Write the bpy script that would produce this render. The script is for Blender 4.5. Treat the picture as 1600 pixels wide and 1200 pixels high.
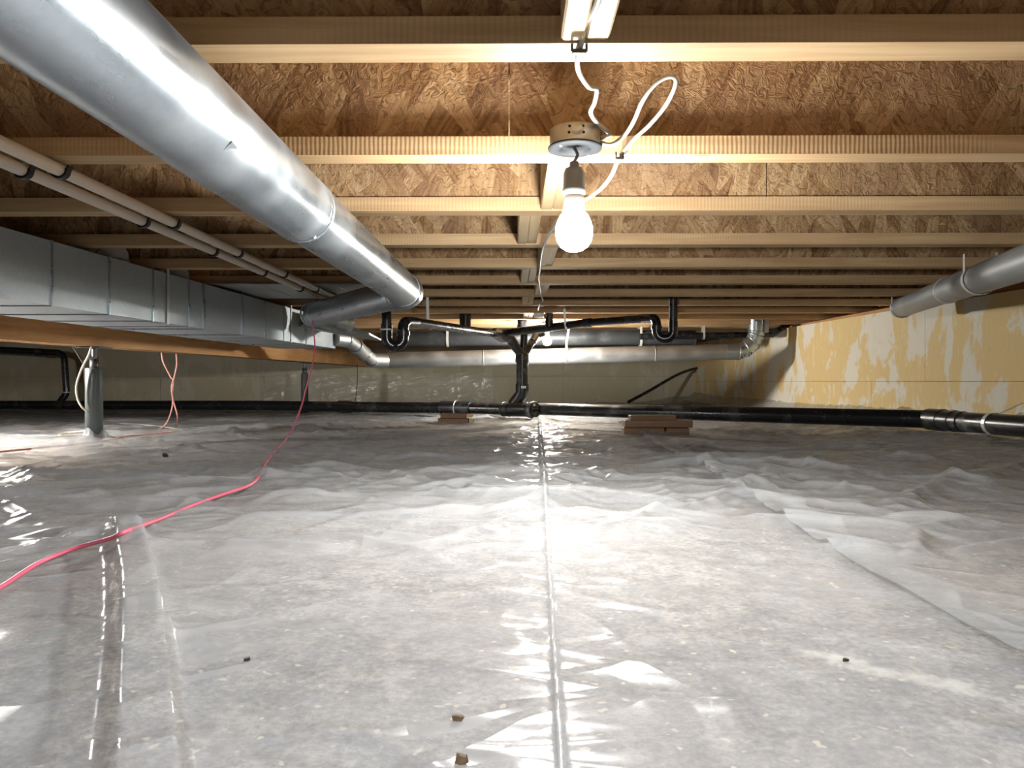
import bpy, math, random
import numpy as np
from mathutils import Vector, Matrix

random.seed(7)
S = bpy.context.scene
COL = S.collection
for o in list(bpy.data.objects):
    bpy.data.objects.remove(o, do_unlink=True)

# ------------------------------------------------------------------ camera
F = 1130.0            # focal length in pixels of the 1600 x 1200 frame
CZ = 0.31             # camera height above the ground
HOR = 596.0           # image row of the horizon
cam_data = bpy.data.cameras.new('camera')
cam_data.sensor_fit = 'HORIZONTAL'
cam_data.sensor_width = 36.0
cam_data.lens = 36.0 * F / 1600.0
cam_data.shift_y = (HOR - 600.0) / 1600.0
cam_data.clip_start = 0.02
cam = bpy.data.objects.new('camera', cam_data)
cam.location = (0, 0, CZ)
cam.rotation_euler = (math.pi / 2, 0, 0)
COL.objects.link(cam)
S.camera = cam

# ------------------------------------------------------------------ world, exposure
w = bpy.data.worlds.new('world'); S.world = w
w.use_nodes = True
w.node_tree.nodes['Background'].inputs[0].default_value = (0.5, 0.55, 0.6, 1)
w.node_tree.nodes['Background'].inputs[1].default_value = 0.02
S.view_settings.view_transform = 'Standard'
S.view_settings.look = 'None'
S.view_settings.gamma = 1.0
S.view_settings.use_curve_mapping = False
S.view_settings.exposure = 1.45
BULB_POWER = 350.0       # emission of the near bulb's globe
FAR_POWER = 900.0        # the bulb behind the drain stack
SIDE_POWER = 900.0       # the bulb beyond the wooden beam, left of the frame
REAR_FILL_POWER = 590.0       # an added, unseen fill bulb in the joist bay above the camera
try:
    S.cycles.max_bounces = 6
    S.cycles.diffuse_bounces = 4
    S.cycles.glossy_bounces = 3
    S.cycles.transparent_max_bounces = 6
    S.cycles.sample_clamp_indirect = 6.0
    S.cycles.use_light_tree = False
    S.cycles.caustics_reflective = False
    S.cycles.caustics_refractive = False
except Exception:
    pass

# ------------------------------------------------------------------ helpers
def P(px, py, d):
    """the world point seen at a pixel of the photograph, at its own distance d"""
    return Vector(((px - 800.0) / F * d, d, CZ + (HOR - py) / F * d))

def R(x, y, z):
    """x, y and a height relative to the camera"""
    return Vector((x, y, CZ + z))

class MB:
    """collects geometry for one mesh"""
    def __init__(s):
        s.v = []; s.f = []; s.sm = []
    def add(s, vs, fs, smooth=False):
        b = len(s.v)
        s.v += [tuple(q) for q in vs]
        for f in fs:
            s.f.append(tuple(b + i for i in f)); s.sm.append(smooth)
    def box(s, a, b):
        x0, y0, z0 = a; x1, y1, z1 = b
        s.hexa([(x0,y0,z0),(x1,y0,z0),(x1,y1,z0),(x0,y1,z0),(x0,y0,z1),(x1,y0,z1),(x1,y1,z1),(x0,y1,z1)])
    def hexa(s, c):
        s.add(c, [(0,3,2,1),(4,5,6,7),(0,1,5,4),(1,2,6,5),(2,3,7,6),(3,0,4,7)])
    def rbox(s, c, half, rz=0.0, bev=0.0, ry=0.0, rx=0.0):
        m = Matrix.Translation(Vector(c)) @ Matrix.Rotation(rz, 4, 'Z') @ Matrix.Rotation(ry, 4, 'Y') @ Matrix.Rotation(rx, 4, 'X')
        hx, hy, hz = half
        if bev <= 0:
            s.hexa([m @ Vector((x*hx, y*hy, z*hz)) for z in (-1,1) for x, y in ((-1,-1),(1,-1),(1,1),(-1,1))])
            return
        b = bev
        rings = []
        for z, k in ((-hz, b), (-hz + b, 0), (hz - b, 0), (hz, b)):
            X, Y = hx - k, hy - k
            c2 = min(b, X*.9, Y*.9)
            rings.append([m @ Vector(q + (z,)) for q in ((-X+c2,-Y),(X-c2,-Y),(X,-Y+c2),(X,Y-c2),(X-c2,Y),(-X+c2,Y),(-X,Y-c2),(-X,-Y+c2))])
        vs = [q for r in rings for q in r]
        fs = [tuple(range(7,-1,-1)), tuple(range(24,32))]
        for i in range(3):
            for j in range(8):
                fs.append((i*8+j, i*8+(j+1)%8, (i+1)*8+(j+1)%8, (i+1)*8+j))
        s.add(vs, fs)
    def tube(s, path, r, seg=16, caps=True, smooth=True):
        pts = [Vector(p) for p in path]
        n = len(pts)
        rs = r if isinstance(r, (list, tuple)) else [r]*n
        tan = []
        for i in range(n):
            a = pts[max(i-1,0)]; b = pts[min(i+1,n-1)]
            t = (b - a)
            if 0 < i < n-1:
                t = (pts[i]-pts[i-1]).normalized() + (pts[i+1]-pts[i]).normalized()
            tan.append(t.normalized())
        up = Vector((0,0,1)) if abs(tan[0].z) < .9 else Vector((1,0,0))
        nrm = (up - tan[0]*up.dot(tan[0])).normalized()
        rings = []
        for i in range(n):
            nrm = (nrm - tan[i]*nrm.dot(tan[i])).normalized()
            bn = tan[i].cross(nrm)
            k = 1.0
            rings.append([pts[i] + (nrm*math.cos(2*math.pi*j/seg) + bn*math.sin(2*math.pi*j/seg))*rs[i]*k for j in range(seg)])
        vs = [q for rg in rings for q in rg]
        fs = [(i*seg+j, (i+1)*seg+j, (i+1)*seg+(j+1)%seg, i*seg+(j+1)%seg) for i in range(n-1) for j in range(seg)]
        fs = [f[::-1] for f in fs]
        s.add(vs, fs, smooth)
        if caps:
            s.add(rings[0], [tuple(range(seg))]); s.add(rings[-1], [tuple(range(seg-1,-1,-1))])
    def ring(s, c, axis, r, t, seg=24):
        """a bead of thickness t around a pipe"""
        a = Vector(axis).normalized(); c = Vector(c)
        s.tube([c - a*t*1.6, c - a*t, c + a*t, c + a*t*1.6], [r*.98, r + t, r + t, r*.98], seg, caps=False)
    def lathe(s, c, prof, seg=28, axis=(0,0,1), smooth=True):
        a = Vector(axis).normalized()
        up = Vector((1,0,0)) if abs(a.x) < .9 else Vector((0,1,0))
        u = (up - a*up.dot(a)).normalized(); v = a.cross(u); c = Vector(c)
        vs = []; fs = []
        for (r, h) in prof:
            r = max(r, 1e-5)
            vs += [c + a*h + (u*math.cos(2*math.pi*j/seg) + v*math.sin(2*math.pi*j/seg))*r for j in range(seg)]
        for i in range(len(prof)-1):
            for j in range(seg):
                fs.append((i*seg+j, i*seg+(j+1)%seg, (i+1)*seg+(j+1)%seg, (i+1)*seg+j))
        s.add(vs, fs, smooth)
    def strip(s, path, width_dir, wdt, thick):
        """a flat metal strap along a path"""
        pts = [Vector(p) for p in path]; wd = Vector(width_dir).normalized()
        for a, b in zip(pts[:-1], pts[1:]):
            t = (b-a).normalized(); n = t.cross(wd).normalized()
            e = t*thick*.3
            c = []
            for q in (a-e, b+e):
                c += [q - wd*wdt/2 - n*thick/2, q + wd*wdt/2 - n*thick/2, q + wd*wdt/2 + n*thick/2, q - wd*wdt/2 + n*thick/2]
            s.hexa(c)
    def build(s, name, mat, parent=None, base=None):
        off = Vector((0,0,0))
        if parent is not None:
            off = Vector(parent.get('_w', (0,0,0)))
        elif base is not None:
            off = Vector(base)
        me = bpy.data.meshes.new(name)
        me.from_pydata([tuple(Vector(q) - off) for q in s.v], [], s.f)
        me.polygons.foreach_set('use_smooth', s.sm)
        me.materials.append(mat)
        me.update()
        o = bpy.data.objects.new(name, me)
        COL.objects.link(o)
        if parent is not None:
            o.parent = parent
            o['_w'] = tuple(off)
        elif base is not None:
            o.location = off; o['_w'] = tuple(off)
        return o

def thing(name, label, cat, base=(0,0,0), group=None):
    o = bpy.data.objects.new(name, None); COL.objects.link(o)
    o.empty_display_size = .05
    o.location = base; o['_w'] = tuple(base)
    o['label'] = label; o['category'] = cat
    if group: o['group'] = group
    return o

def tag(o, label, cat, group=None, kind=None):
    o['label'] = label; o['category'] = cat
    if group: o['group'] = group
    if kind: o['kind'] = kind
    return o

def struct(o, label=None):
    o['kind'] = 'structure'
    if label: o['label'] = label
    return o

def smooth_path(pts, n=8):
    pts = [Vector(p) for p in pts]
    out = []
    for i in range(len(pts)-1):
        p0 = pts[max(i-1,0)]; p1 = pts[i]; p2 = pts[i+1]; p3 = pts[min(i+2,len(pts)-1)]
        for k in range(n):
            t = k/n
            out.append(.5*((2*p1) + (p2-p0)*t + (2*p0-5*p1+4*p2-p3)*t*t + (-p0+3*p1-3*p2+p3)*t**3))
    out.append(pts[-1])
    return out

def bend(a, b, c, rad, n=6):
    """points of a rounded corner at b"""
    a, b, c = Vector(a), Vector(b), Vector(c)
    u = (a-b).normalized(); v = (c-b).normalized()
    ang = u.angle(v); k = rad / math.tan(ang/2)
    p0 = b + u*k; p1 = b + v*k
    ctr = b + (u+v).normalized() * (rad / math.sin(ang/2))
    e0 = p0-ctr; e1 = p1-ctr; tot = e0.angle(e1)
    return [ctr + (e0*math.sin((1-t)*tot) + e1*math.sin(t*tot))/math.sin(tot) for t in [i/n for i in range(n+1)]]

def rounded(pts, rad, n=6):
    out = [Vector(pts[0])]
    for i in range(1, len(pts)-1):
        out += bend(pts[i-1], pts[i], pts[i+1], rad, n)
    out.append(Vector(pts[-1]))
    return out

# ------------------------------------------------------------------ materials
class NT:
    def __init__(s, name):
        s.m = bpy.data.materials.new(name); s.m.use_nodes = True
        s.t = s.m.node_tree; s.t.nodes.clear()
        s.out = s.n('ShaderNodeOutputMaterial')
        s.pos = s.n('ShaderNodeNewGeometry').outputs['Position']
    def n(s, typ, **kw):
        x = s.t.nodes.new(typ)
        for k, v in kw.items():
            if k.startswith('i_'):
                x.inputs[k[2:].replace('_', ' ')].default_value = v
            else:
                setattr(x, k, v)
        return x
    def l(s, a, b): s.t.links.new(a, b)
    def map(s, scale=(1,1,1), rot=(0,0,0), loc=(0,0,0), src=None):
        m = s.n('ShaderNodeMapping')
        m.inputs['Scale'].default_value = scale; m.inputs['Rotation'].default_value = rot; m.inputs['Location'].default_value = loc
        s.l(src or s.pos, m.inputs['Vector']); return m.outputs[0]
    def noise(s, vec, scale, detail=3, rough=.55, dist=0):
        x = s.n('ShaderNodeTexNoise'); x.inputs['Scale'].default_value = scale; x.inputs['Detail'].default_value = detail
        x.inputs['Roughness'].default_value = rough; x.inputs['Distortion'].default_value = dist
        s.l(vec, x.inputs['Vector']); return x.outputs['Fac']
    def voro(s, vec, scale, out='Color', feature='F1', rnd=1.0):
        x = s.n('ShaderNodeTexVoronoi', feature=feature); x.inputs['Scale'].default_value = scale
        x.inputs['Randomness'].default_value = rnd
        s.l(vec, x.inputs['Vector']); return x.outputs[out]
    def ramp(s, fac, stops):
        r = s.n('ShaderNodeValToRGB'); e = r.color_ramp.elements
        while len(e) > 1: e.remove(e[-1])
        e[0].position = stops[0][0]; e[0].color = tuple(stops[0][1]) + (1,)
        for p, c in stops[1:]:
            q = e.new(p); q.color = tuple(c) + (1,)
        s.l(fac, r.inputs[0]); return r.outputs[0]
    def mix(s, fac, a, b, mode='MIX'):
        x = s.n('ShaderNodeMix', data_type='RGBA', blend_type=mode)
        for v, k in ((fac, 0), (a, 6), (b, 7)):
            if hasattr(v, 'links'): s.l(v, x.inputs[k])
            elif k == 0: x.inputs[0].default_value = v
            else: x.inputs[k].default_value = tuple(v) + (1,)
        return x.outputs[2]
    def math(s, op, a, b=0.0, c=None):
        x = s.n('ShaderNodeMath', operation=op)
        for i, v in enumerate((a, b) if c is None else (a, b, c)):
            if hasattr(v, 'links'): s.l(v, x.inputs[i])
            else: x.inputs[i].default_value = v
        return x.outputs[0]
    def step(s, v, lo, hi):
        x = s.n('ShaderNodeMapRange', interpolation_type='SMOOTHSTEP')
        x.inputs[1].default_value = lo; x.inputs[2].default_value = hi
        s.l(v, x.inputs[0]); return x.outputs[0]
    def bump(s, h, strength=.3, dist=.01, prev=None):
        b = s.n('ShaderNodeBump'); b.inputs['Strength'].default_value = strength; b.inputs['Distance'].default_value = dist
        s.l(h, b.inputs['Height'])
        if prev: s.l(prev, b.inputs['Normal'])
        return b.outputs[0]
    def pbr(s, col, rough=.6, metal=0., normal=None, spec=.5, finish=True, alpha=None):
        p = s.n('ShaderNodeBsdfPrincipled')
        for v, k in ((col, 'Base Color'), (rough, 'Roughness'), (metal, 'Metallic'), (spec, 'Specular IOR Level')):
            if hasattr(v, 'links'): s.l(v, p.inputs[k])
            elif k == 'Base Color': p.inputs[k].default_value = tuple(v) + (1,)
            else: p.inputs[k].default_value = v
        if normal: s.l(normal, p.inputs['Normal'])
        if finish: s.l(p.outputs[0], s.out.inputs[0])
        return p.outputs[0]

def mat_osb(name, tint=(1,1,1), flat=False):
    """flakes pressed at several angles; the topmost flake of three layers shows"""
    t = NT(name)
    sp = t.n('ShaderNodeSeparateXYZ'); t.l(t.pos, sp.inputs[0])
    cb = t.n('ShaderNodeCombineXYZ'); t.l(sp.outputs[0], cb.inputs[0])
    # the board's own plane: x with z for a web, x with y for the subfloor; joists differ by their place
    t.l(sp.outputs[1] if flat else sp.outputs[2], cb.inputs[1])
    off = t.math('MULTIPLY', t.math('FLOOR', t.math('MULTIPLY', sp.outputs[1], 0.0 if flat else 2.05)), 5.37)
    ad = t.n('ShaderNodeVectorMath', operation='ADD'); t.l(cb.outputs[0], ad.inputs[0])
    oc = t.n('ShaderNodeCombineXYZ'); t.l(off, oc.inputs[0]); t.l(off, oc.inputs[1]); t.l(oc.outputs[0], ad.inputs[1])
    uv = ad.outputs[0]
    wn = t.n('ShaderNodeTexNoise', noise_dimensions='2D'); wn.inputs['Scale'].default_value = 8; wn.inputs['Detail'].default_value = 2
    t.l(uv, wn.inputs['Vector'])
    ws = t.n('ShaderNodeVectorMath', operation='SCALE'); ws.inputs['Scale'].default_value = .014; t.l(wn.outputs['Color'], ws.inputs[0])
    wa = t.n('ShaderNodeVectorMath', operation='ADD'); t.l(uv, wa.inputs[0]); t.l(ws.outputs[0], wa.inputs[1])
    hi = colv = gr = None
    for k, ang in enumerate((1.05, 2.15, 1.5)):
        mp = t.n('ShaderNodeMapping', vector_type='TEXTURE'); mp.inputs['Scale'].default_value = (1/6.5, 1/26, 1)
        mp.inputs['Rotation'].default_value = (0, 0, ang); mp.inputs['Location'].default_value = (3.1*k, 5.3*k, 0)
        t.l(wa.outputs[0], mp.inputs['Vector']); m = mp.outputs[0]
        vo = t.n('ShaderNodeTexVoronoi', voronoi_dimensions='2D'); vo.inputs['Scale'].default_value = 1.0; t.l(m, vo.inputs['Vector'])
        sc = t.n('ShaderNodeSeparateColor'); t.l(vo.outputs['Color'], sc.inputs[0])
        no = t.n('ShaderNodeTexNoise', noise_dimensions='2D'); no.inputs['Scale'].default_value = 1.0; no.inputs['Detail'].default_value = 2
        t.l(t.map((1.2, 4.5, 1), (0,0,0), (0,0,0), m), no.inputs['Vector'])
        if hi is None:
            hi, colv, gr = sc.outputs[0], sc.outputs[1], no.outputs[0]
            continue
        gt = t.math('GREATER_THAN', sc.outputs[0], hi)
        colv = t.math('MULTIPLY_ADD', t.math('SUBTRACT', sc.outputs[1], colv), gt, colv)
        gr = t.math('MULTIPLY_ADD', t.math('SUBTRACT', no.outputs[0], gr), gt, gr)
        hi = t.math('MAXIMUM', hi, sc.outputs[0])
    fn = t.n('ShaderNodeTexNoise', noise_dimensions='2D'); fn.inputs['Scale'].default_value = 60; fn.inputs['Detail'].default_value = 3
    fn.inputs['Roughness'].default_value = .7; fn.inputs['Distortion'].default_value = .8
    t.l(uv, fn.inputs['Vector']); fine = fn.outputs[0]
    fac = t.math('ADD', t.math('MULTIPLY', colv, .42), t.math('MULTIPLY', gr, .58))
    base = t.ramp(fac, [(.18, (.21,.11,.05)), (.36, (.40,.23,.105)), (.58, (.56,.36,.18)), (.85, (.74,.53,.30))])
    base = t.mix(t.math('MULTIPLY', t.math('SUBTRACT', 1.0, t.step(fine, .34, .46)), .6), base, (.17,.085,.035))
    bl = t.n('ShaderNodeTexNoise', noise_dimensions='2D'); bl.inputs['Scale'].default_value = 3.5; t.l(uv, bl.inputs['Vector'])
    base = t.mix(t.math('MULTIPLY', t.step(bl.outputs[0], .45, .65), .35), base, (.28,.16,.10))
    base = t.mix(1.0, base, tint, 'MULTIPLY')
    t.pbr(base, .75, 0, t.bump(fine, .8, .007), .25)
    return t.m

def mat_lumber(name, a, b, sawn=0.0, tint_noise=.35, axis='x', rough=.65):
    t = NT(name)
    sc = {'x': (2.2, 45, 45), 'y': (45, 2.2, 45)}[axis]
    g = t.noise(t.map(sc), 1.0, 5, .62, .6)
    g2 = t.noise(t.map(tuple(q*.25 for q in sc)), 1.0, 2)
    f = t.math('ADD', t.math('MULTIPLY', g, .65), t.math('MULTIPLY', g2, .35))
    col = t.ramp(f, [(.3, a), (.5, tuple((p+q)/2 for p, q in zip(a,b))), (.68, b)])
    blot = t.noise(t.pos, 2.3, 3)
    col = t.mix(t.math('MULTIPLY', t.step(blot, .45, .7), tint_noise), col, tuple(q*.72 for q in a))
    kn = t.voro(t.map((3.1, 9, 9) if axis == 'x' else (9, 3.1, 9)), 1.0, 'Distance')
    col = t.mix(t.math('MULTIPLY', t.math('SUBTRACT', 1.0, t.step(kn, .03, .09)), .75), col, (.16,.07,.03))
    nb = t.bump(g, .25, .002)
    if sawn > 0:
        # saw ridges across the narrow face of the flange
        wv = t.n('ShaderNodeTexWave', wave_type='BANDS', bands_direction='X'); wv.inputs['Scale'].default_value = 34
        wv.inputs['Distortion'].default_value = 1.2; wv.inputs['Detail'].default_value = 1
        t.l(t.pos, wv.inputs['Vector'])
        msk = t.step(t.noise(t.map((1.3, .9, .9)), 1.0, 2), .40, .6)
        gn = t.n('ShaderNodeNewGeometry'); sn = t.n('ShaderNodeSeparateXYZ'); t.l(gn.outputs['True Normal'], sn.inputs[0])
        hh = t.math('MULTIPLY', t.math('MULTIPLY', wv.outputs['Fac'], msk), t.math('ABSOLUTE', sn.outputs[1]))
        nb = t.bump(hh, sawn, .0035, nb)
        col = t.mix(t.math('MULTIPLY', hh, .22), col, tuple(q*.6 for q in a))
    t.pbr(col, rough, 0, nb, .3)
    return t.m

def mat_galv(name, base=(.45,.52,.58), rough=.26, dust=.25, spangle=1.0, metal=.92):
    t = NT(name)
    sp = t.voro(t.pos, 95)
    sx = t.n('ShaderNodeSeparateColor'); t.l(sp, sx.inputs[0])
    c = t.mix(t.math('MULTIPLY', sx.outputs[0], .25*spangle), base, tuple(q*.72 for q in base))
    d = t.step(t.noise(t.pos, 6, 2, .5), .40, .80)
    c = t.mix(t.math('MULTIPLY', d, dust), c, (.60,.60,.58))
    smear = t.noise(t.map((30, 5, 30)), 1.0, 4, .6)
    r = t.math('ADD', t.math('MULTIPLY', smear, .22), rough - .08)
    r = t.math('ADD', r, t.math('MULTIPLY', d, .12))
    met = t.math('SUBTRACT', metal, t.math('MULTIPLY', d, dust*.6))
    b = t.bump(t.noise(t.pos, 14, 2), .10, .006)
    t.pbr(c, r, met, b)
    return t.m

def mat_plain(name, col, rough=.5, metal=0., var=.25, scale=25, dust=None, bump=.1, spec=.5):
    t = NT(name)
    n = t.noise(t.pos, scale, 4)
    c = t.mix(t.math('MULTIPLY', n, var), col, tuple(q*.55 for q in col))
    r = rough
    if dust:
        d = t.step(t.noise(t.pos, 7, 5, .7), .48, .75)
        c = t.mix(t.math('MULTIPLY', d, dust[0]), c, dust[1])
        r = t.math('ADD', t.math('MULTIPLY', d, .3), rough)
    t.pbr(c, r, metal, t.bump(n, bump, .003), spec)
    return t.m

def mat_wall(name, yellow, pale, amount, seam_dark):
    t = NT(name)
    v = t.map((1.6, 1.6, 1.0))
    big = t.noise(v, 2.1, 5, .62, .5)
    streak = t.noise(t.map((8, 8, 4.5)), 1.0, 4, .6, .8)
    f = t.math('ADD', t.math('MULTIPLY', big, .80), t.math('MULTIPLY', streak, .20))
    patch = t.step(f, amount, amount + .045)
    fine = t.noise(t.map((60, 60, 12)), 1.0, 3)
    c1 = t.mix(t.math('MULTIPLY', fine, .5), yellow, tuple(q*.78 for q in yellow))
    c2 = t.mix(t.math('MULTIPLY', fine, .4), pale, tuple(q*.85 for q in pale))
    c = t.mix(patch, c1, c2)
    thin = t.step(t.noise(t.map((34, 34, 4.5)), 1.0, 3, .6, 1.5), .62, .70)
    c = t.mix(t.math('MULTIPLY', thin, .55), c, tuple(min(1, q*1.08) for q in pale))
    sp = t.step(t.noise(t.pos, 55, 2), .70, .76)
    c = t.mix(t.math('MULTIPLY', sp, .5), c, seam_dark)
    h = t.math('ADD', t.math('MULTIPLY', patch, .6), t.math('MULTIPLY', fine, .3))
    t.pbr(c, .7, 0, t.bump(h, .3, .004), .3)
    return t.m

def mat_soil():
    t = NT('soil')
    big = t.noise(t.pos, 1.9, 3)
    mid = t.noise(t.pos, 22, 4, .65)
    fine = t.noise(t.pos, 110, 2, .6)
    f = t.math('ADD', t.math('MULTIPLY', mid, .6), t.math('MULTIPLY', fine, .4))
    c = t.ramp(f, [(.36, (.14,.122,.107)), (.5, (.28,.253,.23)), (.62, (.46,.425,.385))])
    c = t.mix(t.math('MULTIPLY', t.step(big, .38, .64), .5), c, (.36,.325,.302))
    sp = t.step(t.noise(t.pos, 62, 1), .68, .76)
    c = t.mix(t.math('MULTIPLY', sp, .8), c, (.74,.64,.50))
    # a streak of pale powder spilled on the ground
    sx = t.n('ShaderNodeSeparateXYZ'); t.l(t.pos, sx.inputs[0])
    dx = t.math('SUBTRACT', sx.outputs[0], .415); dy = t.math('SUBTRACT', sx.outputs[1], .825)
    ca, sa = .80, -.60
    u = t.math('ADD', t.math('MULTIPLY', dx, ca/.13), t.math('MULTIPLY', dy, sa/.13))
    v = t.math('ADD', t.math('MULTIPLY', dx, -sa/.022), t.math('MULTIPLY', dy, ca/.022))
    r2 = t.math('ADD', t.math('MULTIPLY', u, u), t.math('MULTIPLY', v, v))
    pw = t.step(t.math('SUBTRACT', t.math('MULTIPLY', mid, 4.4), r2), .9, 2.6)
    c = t.mix(t.math('MULTIPLY', pw, .8), c, (.80,.78,.70))
    t.pbr(c, .9, 0, t.bump(f, .7, .012), .2)
    return t.m

def mat_poly(name, opacity, tone):
    """thin milky polyethylene film"""
    t = NT(name)
    n = t.noise(t.pos, 3.0, 1)
    # a web of fine creases pressed into the film
    wn = t.n('ShaderNodeTexNoise', noise_dimensions='2D'); wn.inputs['Scale'].default_value = 3.5; wn.inputs['Detail'].default_value = 1
    t.l(t.pos, wn.inputs['Vector'])
    ws = t.n('ShaderNodeVectorMath', operation='SCALE'); ws.inputs['Scale'].default_value = .22; t.l(wn.outputs['Color'], ws.inputs[0])
    wa = t.n('ShaderNodeVectorMath', operation='ADD'); t.l(t.pos, wa.inputs[0]); t.l(ws.outputs[0], wa.inputs[1])
    vo = t.n('ShaderNodeTexVoronoi', voronoi_dimensions='2D', feature='DISTANCE_TO_EDGE'); vo.inputs['Scale'].default_value = 1.0
    t.l(t.map((4.0, 9.0, 1), (0,0,.25), (0,0,0), wa.outputs[0]), vo.inputs['Vector'])
    cr = t.math('MINIMUM', vo.outputs['Distance'], .16)
    nb = t.bump(t.math('MULTIPLY', cr, -1.0), .55, .045)
    r = t.math('ADD', t.math('MULTIPLY', n, .16), .13)
    p = t.pbr(tone, r, 0, nb, .48, finish=False)
    tr = t.n('ShaderNodeBsdfTransparent'); tr.inputs[0].default_value = (.97,.965,.95,1)
    mx = t.n('ShaderNodeMixShader')
    fac = t.math('ADD', t.math('MULTIPLY', n, .30), opacity - .15)
    t.l(fac, mx.inputs[0]); t.l(tr.outputs[0], mx.inputs[1]); t.l(p, mx.inputs[2])
    t.l(mx.outputs[0], t.out.inputs[0])
    return t.m

def mat_emit(name, col, power):
    t = NT(name)
    e = t.n('ShaderNodeEmission'); e.inputs[0].default_value = tuple(col) + (1,); e.inputs[1].default_value = power
    t.l(e.outputs[0], t.out.inputs[0])
    return t.m

M = {}
M['osb'] = mat_osb('osb_web', (.70,.70,.70))
M['osb_flat'] = mat_osb('osb_subfloor', (.6,.6,.6), True)
M['flange'] = mat_lumber('flange_lumber', (.37,.23,.11), (.58,.415,.235), sawn=.12)
M['block'] = mat_lumber('blocking_lumber', (.48,.33,.17), (.66,.51,.30), axis='y')
M['beam'] = mat_lumber('beam_lumber', (.40,.20,.08), (.62,.36,.16), axis='y', tint_noise=.6)
M['offcut'] = mat_lumber('offcut_lumber', (.16,.09,.055), (.28,.17,.11), tint_noise=.5)
M['offcut_pale'] = mat_lumber('offcut_end', (.55,.38,.20), (.75,.55,.32))
M['galv'] = mat_galv('galvanised_duct')
M['galv_trunk'] = mat_galv('galvanised_trunk', (.54,.61,.66), .38, .12, 1.0, .5)
M['galv_dull'] = mat_galv('galvanised_dull', (.42,.44,.45), .42, .5)
M['galv_grey'] = mat_plain('grey_duct', (.36,.385,.395), .40, .45, .3, 9, (.5,(.45,.44,.42)))
M['dark_duct'] = mat_plain('dark_duct', (.055,.06,.065), .38, .3, .3, 9, (.25,(.3,.3,.3)))
M['strap'] = mat_plain('strap_metal', (.74,.74,.71), .4, .35, .3, 60)
M['abs'] = mat_plain('black_abs', (.012,.013,.016), .22, 0, .4, 30, (.10,(.40,.39,.37)), .05)
M['abs_dust_glare'] = mat_plain('black_abs_dust_glare', (.018,.019,.021), .28, 0, .4, 30, (.45,(.42,.41,.40)), .05)  # dust, strengthened to stand in for bulb glare on the stack
M['hub'] = mat_plain('fitting_black', (.02,.021,.023), .3, 0, .4, 30, (.22,(.5,.5,.48)), .05)
M['cap'] = mat_plain('cleanout_grey', (.10,.10,.10), .25, .2, .4, 30, (.5,(.6,.6,.58)), .1)
M['post'] = mat_plain('post_paint', (.075,.09,.09), .5, .1, .3, 14, (.3,(.13,.14,.135)), .1)
M['thread'] = mat_plain('screw_steel', (.10,.10,.10), .45, .8, .4, 60)
M['pvc'] = mat_plain('cream_pipe', (.66,.58,.48), .4, 0, .25, 12, (.3,(.5,.42,.33)), .05)
M['clip'] = mat_plain('black_clip', (.015,.015,.017), .45)
M['cable'] = mat_plain('white_cable', (.36,.355,.33), .4, 0, .2, 20)
M['cable_cream'] = mat_plain('cream_cable', (.72,.64,.50), .45, 0, .2, 20)
M['cord_pink'] = mat_plain('pink_cord', (.66,.12,.19), .45, 0, .25, 20)
M['cord_faded'] = mat_plain('faded_pink_cord', (.55,.26,.22), .5, 0, .25, 20)
M['wire_dark'] = mat_plain('dark_wire', (.05,.045,.04), .5)
M['box_metal'] = mat_galv('junction_box_metal', (.50,.49,.43), .38, .45)
M['plate'] = mat_plain('grey_cover_plate', (.014,.017,.02), .7, 0, .2, 30)
M['socket'] = mat_plain('grey_socket', (.17,.18,.185), .45, 0, .15, 30)
M['bulb_neck'] = mat_plain('white_bulb_neck', (.82,.82,.80), .4, 0, .1, 30)
M['hole'] = mat_plain('dark_hole', (.006,.006,.006), .8)
M['white'] = mat_plain('white_plastic', (.80,.79,.76), .4, 0, .2, 30)
M['yellow'] = mat_plain('yellow_sticker', (.75,.70,.12), .5, 0, .1, 30)
M['wall_right'] = mat_wall('yellow_wall', (.80,.61,.30), (.80,.76,.65), .50, (.45,.33,.18))
M['wall_back'] = mat_wall('olive_wall', (.50,.455,.33), (.54,.50,.40), .50, (.30,.26,.19))
M['wall_base'] = mat_plain('wall_backing', (.26,.20,.12), .9)
M['soil'] = mat_soil()
M['poly'] = mat_poly('poly_film', .42, (.45,.475,.50))
M['poly2'] = mat_poly('poly_film_b', .40, (.45,.475,.498))
M['poly_wall'] = mat_poly('poly_film_wall', .45, (.78,.76,.66))
M['chip'] = mat_plain('dark_chip', (.03,.025,.02), .8)
M['leaf'] = mat_plain('dry_leaf', (.11,.07,.035), .8)
M['bulb'] = mat_emit('bulb_glow', (1.0,.985,.955), BULB_POWER)
M['bulb_far'] = mat_emit('bulb_glow_far', (1.0,.95,.86), FAR_POWER)
M['bulb_side'] = mat_emit('bulb_glow_side', (1.0,.97,.92), SIDE_POWER)
M['fill_rear'] = mat_emit('fill_glow_rear', (.88,.94,1.0), REAR_FILL_POWER)

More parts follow.
